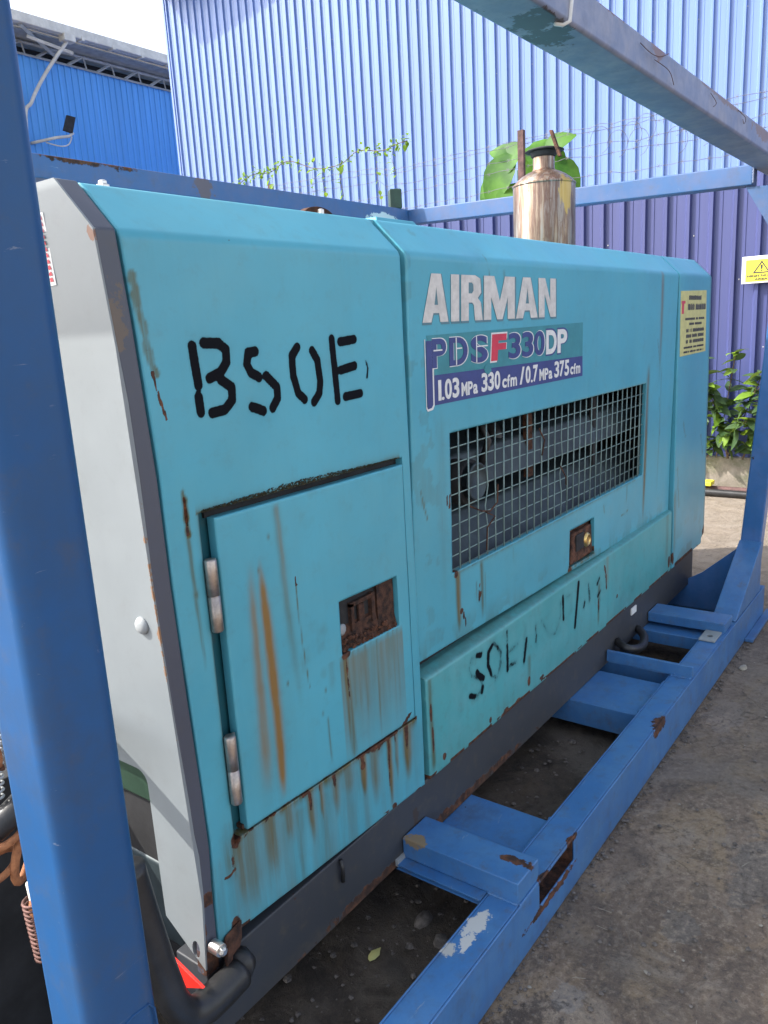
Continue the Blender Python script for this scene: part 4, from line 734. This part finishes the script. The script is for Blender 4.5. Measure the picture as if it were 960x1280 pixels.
for k in range(2600):
    if k<700: x,y=.1+1.6*q.random()**1.2,-.24+.9*q.random()
    elif k<1300: x,y=.2+3.0*q.random()**1.3,-.342-.03*q.random()**2
    else: x,y=.4+5.2*q.random()**1.5,-.36-1.0*q.random()
    pebble(m,x,y,.0,.0022+.008*q.random()**4+(.010*q.random()**3 if k<700 else 0),q)
m.build('gravel',M_stone,None,0,kind='stuff')
m=MB()
for k in range(70):
    x,y=.5+4.5*q.random()**1.4,-.38-.9*q.random(); pebble(m,x,y,.001,.003+.004*q.random()**2,q,.3)
for k in range(45):
    x,y=.55+3*q.random(),-.38-.8*q.random(); a=q.random()*3; L_=.008+.03*q.random(); m.tube([(x,y,.003),(x+L_*math.cos(a),y+L_*math.sin(a),.004)],.0007,4)
m.build('litter',M_litter,None,0,kind='stuff')
# single bits lying on the ground that can be picked out
def bit(name,label,cat,x,y,r,mat,flat=.3,elong=1.6):
    b=MB(); qq=np.random.default_rng(int(x*100)); n=9; V=[]
    for h,k in((0,1.),(1.,.75)):
        for i in range(n): a=2*math.pi*i/n; rr=r*k*(.75+.4*qq.random()); V.append((x+rr*math.cos(a)*elong,y+rr*math.sin(a),-.002+r*flat*h*(.8+.4*qq.random())))
    V.append((x,y,r*flat)); b.add(V,[(i,(i+1)%n,n+(i+1)%n,n+i) for i in range(n)]+[(n+i,n+(i+1)%n,2*n) for i in range(n)])
    return tag(b.build(name,mat,None,0,smooth=True),label,cat)
bit('pebble','pale chip of stone beside the far end of the base rail','stone',2.60,-.395,.018,M_litter,.5)
bit('rubber_scrap','small black scrap on sandy ground right of the compressor corner','scrap',4.62,-.02,.05,M_black,.2)
bit('rubber_scrap','tiny black scrap on sandy ground farther toward the fence','scrap',5.3,.12,.03,M_black,.2)
bit('dry_leaf','yellow green dry leaf on dark soil below the base beam','leaf',.46,-.02,.012,M_yellow,.1,2.)
bit('broken_stone','pale broken stone on dark soil by the base rail','stone',.58,-.14,.022,M_stone,.6,1.2)
bit('broken_stone','flat dark stone on soil below the compressor','stone',.62,-.06,.024,M_stone,.5,1.3)
# ------------------------------------------------------------ low wall, fence, barbed wire
FX=6.3
tag(box('low_concrete_wall',(FX-.03,-6,-.05),(FX+.20,14,.283),M_conc,None,.012),'low mossy concrete wall under the purple blue fence','wall')
def corr(name,mat,parent,x0,y0,wd,n,z0,z1,rib=.028,rw=.042,minor=True,face=-1,nz=1):
    """vertical ribbed sheet facing -x, one object"""
    p=wd/n; pr=[]
    for i in range(n):
        a=y0+i*p
        pr+=[(a,0),(a+p*.38,0),(a+p*.40,.004),(a+p*.44,.004),(a+p*.46,0),(a+p-rw,0),(a+p-rw*.85,rib),(a+p-rw*.35,rib)] if minor else [(a,0),(a+p-rw,0),(a+p-rw*.72,rib),(a+p-rw*.28,rib)]
    pr.append((y0+wd,0)); V=[];F=[]; zs=np.linspace(z0,z1,nz+1); k=len(pr)
    for z in zs:
        for (a,d) in pr: V.append((x0-d,a,z))
    for j in range(nz):
        for i in range(k-1): F.append((j*k+i,j*k+i+1,(j+1)*k+i+1,(j+1)*k+i))
    return MB().add(V,F).build(name,mat,parent,0,recalc=False)
FE=thing('metal_fence','faded purple blue corrugated metal fence behind the compressor end','fence',(FX+.02,4,.28))
s0=corr('cladding_sheet',M_fence,FE,FX+.03,-5.0+.065,.74,4,.25,2.56,rib=.030,rw=.05)
for k in range(1,24): copy_to(s0,(0,.74*k,0))
box('fence_rail',(FX+.05,-5,2.45),(FX+.10,12.8,2.52),M_fpost,FE,0)
fp=None
for y in(-.75,2.46,5.66,8.86,12.0):
    if fp is None: fp=box('fence_post',(FX-.045,y-.03,.28),(FX-.003,y+.03,3.22),M_fpost,FE,.003); fy=y
    else: copy_to(fp,(0,y-fy,0))
q=np.random.default_rng(31)
for z,zz in((3.14,3.10),(3.06,2.98),(2.90,2.90),(2.72,2.74),(3.19,3.14)):
    m=MB(); pts=[]; ys=np.arange(-5,12.2,.10)
    for y in ys: pts.append((FX-.03+.012*q.standard_normal(),y,z-.03*math.sin((y-2.46)/3.2*math.pi)**2+.007*q.standard_normal()+(zz-z)*(y<4)))
    m.tube(pts,.0022,4,cap=False)
    for y in ys[::2]:
        i=int(round((y+5)/.10)); 
        if i<len(pts): p=Vector(pts[i]); 
        for a in(.9,-.9): m.tube([p+Vector((0,-.012,-.018*a)),p+Vector((0,.012,.018*a))],.0018,3,cap=False)
    m.build('barbed_wire',M_wire2,FE,0)
m=MB()
for k in range(9):
    c=Vector((FX-.04,.75+.12*k+.05*q.standard_normal(),2.95+.05*q.standard_normal())); m.tube([c+Vector((0,.09*math.cos(t),.11*math.sin(t))) for t in np.linspace(0,4.5,14)],.0022,4)
m.build('tangled_wire',M_wire2,FE,0)
sd=MB().lathe((FX+.03,.33,1.2),[(.006,0),(.006,.004),(.003,.005)],6,'x').build('screw',M_bolt,FE,0)
for k in range(1,16): copy_to(sd,(0,.37*k-.9,.55 if k%2 else .93))
# warning sign on the fence
SG=thing('warning_sign','yellow HIGH NOISE AREA warning sign with triangle on the purple fence','sign',(FX,.38,1.71))
sx=FX-.0345
YS=lambda u,v,d:(sx-d,u,v)
MB().box((sx,.225,1.708),(sx+.006,.508,1.918)).build('sign_board',M_white,SG,.002)
MB().prism([(.245,1.722),(.478,1.722),(.478,1.890),(.245,1.890)],YS,.001,.002).build('yellow_field',M_yel2,SG,0)
m=MB(); m.prism([(.295,1.785),(.425,1.785),(.36,1.880)],YS,.003,.004,[[(.312,1.794),(.408,1.794),(.36,1.864)]]); m.prism([(.355,1.815),(.365,1.815),(.368,1.848),(.352,1.848)],YS,.003,.004); m.prism([(.355,1.800),(.365,1.800),(.365,1.809),(.355,1.809)],YS,.003,.004); m.build('sign_symbol',M_ink,SG,0)
m=MB()
for s,ya,yb,za,zb in(('HIGH NOISE',.465,.258,1.755,1.775),('AREA',.41,.31,1.730,1.748)):
    v,f=textmesh(s,.03); a,b=v[:,0].min(),v[:,0].max(); c,d=v[:,1].min(),v[:,1].max()
    m.add([(sx-.003-(.001 if w_>0 else 0),ya+(u-a)/(b-a)*(yb-ya),za+(t-c)/(d-c)*(zb-za)) for u,t,w_ in v],f)
m.build('sign_lettering',M_ink,SG,0,recalc=False,kind='stuff')
# pipes and yellow marker at the foot of the wall
tag(MB().tube(smoothpath([(5.90,-4,.03),(5.93,-1,.03),(5.98,1,.03),(5.95,4,.03),(6.0,9,.03)],8),.03,12).build('ground_pipe',M_black,None,0,smooth=True),'black pipe lying on the ground along the low wall, nearer one','pipe')
tag(MB().tube(smoothpath([(6.08,-4,.032),(6.10,-1,.032),(6.09,1,.032),(6.12,4,.032),(6.12,9,.032)],8),.032,12).build('ground_pipe',M_fpost,None,0,smooth=True),'brown grey pipe lying against the low wall behind the black one','pipe')
tag(box('yellow_block',(6.02,.62,.07),(6.14,.95,.105),M_yel2,None,.006),'small yellow block resting on the pipes by the wall','block')
# ------------------------------------------------------------ vegetation
def leafshape(L_,W_,bend=.25,n=5,fold=.12):
    V=[];F=[]
    for i in range(n+1):
        t=i/n; w_=W_*math.sin(math.pi*min(.98,t*.92+.06))**.8*(1-.25*t); z=-bend*L_*t*t
        V+=[(-w_,L_*t,z+fold*w_),(0,L_*t,z),(w_,L_*t,z+fold*w_)]
    for i in range(n): a=3*i; F+=[(a,a+1,a+4,a+3),(a+1,a+2,a+5,a+4)]
    return V,F
def leafobj(name,mesh,parent,pos,d,roll,sc,mat=None):
    o=bpy.data.objects.new(name,mesh); COL.objects.link(o); o.parent=parent; D=Vector(d).normalized(); qd=D.to_track_quat('Y','Z')
    o.rotation_mode='QUATERNION'; from mathutils import Quaternion
    o.rotation_quaternion=qd@Quaternion((0,1,0),roll); o.location=Vector(pos)-rootloc(parent); o.scale=(sc,sc,sc); return o
def leafmesh(name,L_,W_,mat,bend=.25,fold=.15):
    v,f=leafshape(L_,W_,bend,6,fold); me=bpy.data.meshes.new(name); me.from_pydata(v,[],f); me.materials.append(mat); me.polygons.foreach_set('use_smooth',[True]*len(f)); return me
q=np.random.default_rng(77)
TR=thing('broadleaf_sapling','sunlit sapling with very large bright green leaves behind the exhaust silencer','tree',(6.95,2.7,0))
MB().tube([(6.95,2.7,0),(6.93,2.72,1.2),(6.9,2.7,2.2),(6.88,2.66,3.0)],[.03,.025,.02,.012],8).build('trunk',M_stem,TR,0,smooth=True)
lm=leafmesh('leaf',.50,.20,M_leaf,.5,.14)
for pos,d,roll,sc in(((6.85,2.72,3.22),(-.35,.75,-.45),.5,.95),((6.85,2.66,3.2),(-.3,-.75,-.35),-.4,1.0),((6.82,2.85,3.15),(-.5,.35,-.7),.2,1.0),((6.8,2.6,3.10),(-.4,-.25,-.8),-.2,.95),((6.84,3.0,3.0),(-.2,.7,-.75),.9,.9),((6.84,2.45,3.05),(-.3,-.75,-.6),-.9,1.0),((6.88,2.66,3.05),(.1,.2,1),.2,.35),((6.85,2.8,3.12),(-.2,.5,.3),.4,.6),((6.85,2.5,3.12),(-.2,-.5,.25),-.4,.6),((6.8,2.75,2.85),(-.6,.3,-.6),.1,.85),((6.8,2.4,2.8),(-.5,-.4,-.5),-.3,.8),((6.8,3.05,2.75),(-.4,.4,-.6),.5,.7)):
    o=leafobj('leaf',lm,TR,pos,d,roll,sc); Y=Vector(d).normalized(); N=Vector((-.75,-.25+roll*.5,.45)); X_=Y.cross(N).normalized(); Z_=X_.cross(Y); o.rotation_quaternion=Matrix((X_,Y,Z_)).transposed().to_quaternion()
SH=thing('leafy_shrub','green leafy shrub growing at the low wall between compressor and far post','shrub',(6.12,.45,.28))
lm2=leafmesh('leaf',.13,.034,M_leaf2,.3,.2); lm3=leafmesh('leaf',.11,.032,M_vine,.3,.2)
for k in range(11):
    y0=.30+.09*k*.6+.06*q.standard_normal(); y1=y0+.25*q.standard_normal(); z1=.62+.62*q.random(); x1=6.05-.1*q.random()
    st=[Vector((6.22,y0,.28)),Vector((6.15,(y0+y1)/2,.28+(z1-.28)*.55)),Vector((x1,y1,z1))]
    pp=smoothpath(st,5); MB().tube(pp,.0045,5).build('stem',M_stem,SH,0,smooth=True)
    for i in range(2,len(pp)):
        for s in range(3):
            d=Vector((-.5+.3*q.standard_normal(),.9*q.standard_normal(),.05+.4*q.standard_normal())); leafobj('leaf',lm2 if q.random()<.75 else lm3,SH,pp[i],d,.6*q.standard_normal(),.7+.7*q.random())
VN=thing('creeper_vine','thin light green creeper climbing along the barbed wire','vine',(6.3,5.2,2.5))
path=[(6.27,6.55,2.9),(6.27,6.25,3.24),(6.27,5.95,3.36),(6.27,5.64,3.35),(6.27,5.35,3.42),(6.27,4.95,3.28),(6.27,4.60,3.27),(6.27,4.35,3.36),(6.27,4.05,3.31),(6.27,3.85,3.34),(6.27,3.72,3.35)]
pp=smoothpath(path,10); MB().tube(pp,.005,5).build('stem',M_stem,VN,0,smooth=True); lv=MB()
def addleaf(mb,p,d,s):
    v,f=leafshape(.085*s,.034*s,.3,3,.2); Q=Vector(d).normalized().to_track_quat('Y','Z'); mb.add([tuple(Q@Vector(a)+p) for a in v],f)
for p in pp:
    dens=3 if p.y>5.2 else 2
    for s in range(dens):
        addleaf(lv,p+Vector((0,.04*q.standard_normal(),.03*q.standard_normal())),(-.5+.3*q.standard_normal(),q.standard_normal(),.6*q.standard_normal()),.3+.5*q.random())
for y0,z0,L_ in((5.0,3.27,.5),(4.85,3.27,.3),(4.1,3.3,.55),(5.6,3.32,.3),(6.0,3.3,.35),(3.9,3.3,.25),(4.6,3.25,.35),(6.2,3.25,.3)):
    hp=[Vector((6.27,y0+.02*math.sin(t*5),z0-L_*t)) for t in np.linspace(0,1,7)]; MB().tube(hp,.003,4).build('stem',M_stem,VN,0,smooth=True)
    for p in hp: addleaf(lv,p,(-.5,q.standard_normal(),q.standard_normal()*.5-.2),.5+.5*q.random())
lv.build('foliage',M_vine,VN,0,kind='stuff',recalc=False)
# ------------------------------------------------------------ warehouses
WH=thing('warehouse','tall pale blue corrugated metal warehouse wall rising behind the fence','warehouse',(14,4,0))
s0=corr('cladding_sheet',M_clad,WH,14.03,-7.84,1.0,4,0,11.2,rib=.042,rw=.062)
for k in range(1,24): copy_to(s0,(0,1.0*k,0))
box('corner_flashing',(13.975,16.165,0),(14.9,16.24,11.2),M_clad,WH,.01)
box('side_wall',(14.9,16.10,0),(34,16.22,11.2),M_clad,WH,0)
MB().hexa([(13.05,-7.9,13.25),(34,-7.9,15),(34,16.3,11.9),(13.05,16.3,10.08),(13.05,-7.9,13.35),(34,-7.9,15.1),(34,16.3,12.0),(13.05,16.3,10.18)]).build('roof',M_roofs,WH,0)
sd=MB().lathe((14.03,-7.4,6.2),[(.012,0),(.012,.008),(.004,.012)],6,'x').build('screw',M_bolt,WH,0)
q=np.random.default_rng(5)
for k in range(1,90): copy_to(sd,(0,.25*k+.0,[0,1.55,-1.3][k%3]))
WB=thing('warehouse','bright blue metal warehouse with pale gutter and open roof trusses at upper left','warehouse',(18,24,0))
def corr2(x0,wd,n,y,z0,z1):
    p=wd/n; pr=[]
    for i in range(n): a=x0+i*p; pr+=[(a,0),(a+p*.62,0),(a+p*.70,.04),(a+p*.92,.04)]
    pr.append((x0+wd,0)); k=len(pr); V=[(a,y-d,z) for z in(z0,z1) for a,d in pr]; F=[(i,i+1,k+i+1,k+i) for i in range(k-1)]
    return MB().add(V,F).build('cladding_sheet',M_clad2,WB,0,recalc=False)
s0=corr2(10.5,1.2,5,24.0,0,10.62)
for k in range(1,14): copy_to(s0,(1.2*k,0,0))
box('gable_wall',(10.45,24.0,0),(10.5,44,10.6),M_clad2,WB,0)
GZ=11.0
box('gutter',(10.2,22.85,GZ+.12),(27.6,23.1,GZ+.42),M_pale,WB,.03)
MB().box((10.2,23.1,GZ+.10),(27.6,23.16,GZ+.50)).build('fascia',M_truss,WB,0)
MB().hexa([(10.2,23.10,GZ+.42),(27.6,23.10,GZ+.42),(27.6,34,GZ+2.6),(10.2,34,GZ+2.6),(10.2,23.10,GZ+.46),(27.6,23.10,GZ+.46),(27.6,34,GZ+2.66),(10.2,34,GZ+2.66)]).build('roof',M_pale,WB,0)
box('soffit',(10.3,23.2,GZ+.05),(27.5,24.6,GZ+.09),M_truss,WB,0)
def bar2(name,a,b,r,mat=M_truss): return MB().tube([a,b],r,4).build(name,mat,WB,0)
bar2('truss_chord',(10.4,23.92,10.98),(27.4,23.92,10.98),.05); bar2('truss_chord',(10.4,23.92,10.62),(27.4,23.92,10.62),.035)
wb1=wb2=None
for k in range(14):
    x=10.8+k*1.1
    if wb1 is None: wb1=bar2('truss_web',(x,23.92,10.63),(x+.55,23.92,10.97),.045); wb2=bar2('truss_web',(x+.62,23.92,10.97),(x+.70,23.92,10.63),.03)
    else: copy_to(wb1,(1.1*k,0,0)); copy_to(wb2,(1.1*k,0,0))
box('rear_panel',(10.45,24.7,10.0),(27.4,24.75,11.1),M_inner,WB,0)
br=box('gutter_bracket',(16.2,22.84,GZ+.08),(16.3,23.12,GZ+.20),M_pale,WB,0)
for k in range(1,8): copy_to(br,(1.15*k,0,0))
MB().tube(smoothpath([(15.75,23.0,11.15),(15.72,23.0,10.95),(15.45,23.2,10.55),(15.05,23.5,9.9),(14.7,23.75,9.2),(14.45,23.87,8.4),(14.4,23.87,4),(14.4,23.87,0)],6),.055,12).build('downpipe',M_pale,WB,0,smooth=True)
box('gutter_outlet',(15.55,22.80,10.95),(15.95,23.14,11.16),M_pale,WB,.02)
bar2('roof_strut',(14.2,23.0,11.1),(15.9,23.9,10.75),.07,M_truss); bar2('roof_strut',(14.5,23.2,10.9),(15.95,23.05,10.7),.05,M_pale)
FL=thing('floodlight','small black floodlight on a white arm by the bright blue wall','floodlight',(15.3,23.3,8.2))
MB().hexa([(15.30,23.15,8.35),(15.62,23.15,8.30),(15.64,23.25,8.30),(15.32,23.25,8.35),(15.42,23.05,8.80),(15.74,23.05,8.78),(15.76,23.13,8.78),(15.44,23.13,8.80)]).build('lamp_head',M_inner,FL,.01)
MB().tube([(15.66,23.2,8.32),(15.5,23.2,8.20),(15.1,23.3,8.12),(14.6,23.97,8.0)],.045,8).build('arm',M_pale,FL,0,smooth=True)
MB().tube(smoothpath([(15.6,23.2,8.2),(15.45,23.2,7.95),(15.2,23.3,7.88),(14.9,23.6,8.0)]),.02,6).build('cable',M_pale,FL,0,smooth=True)
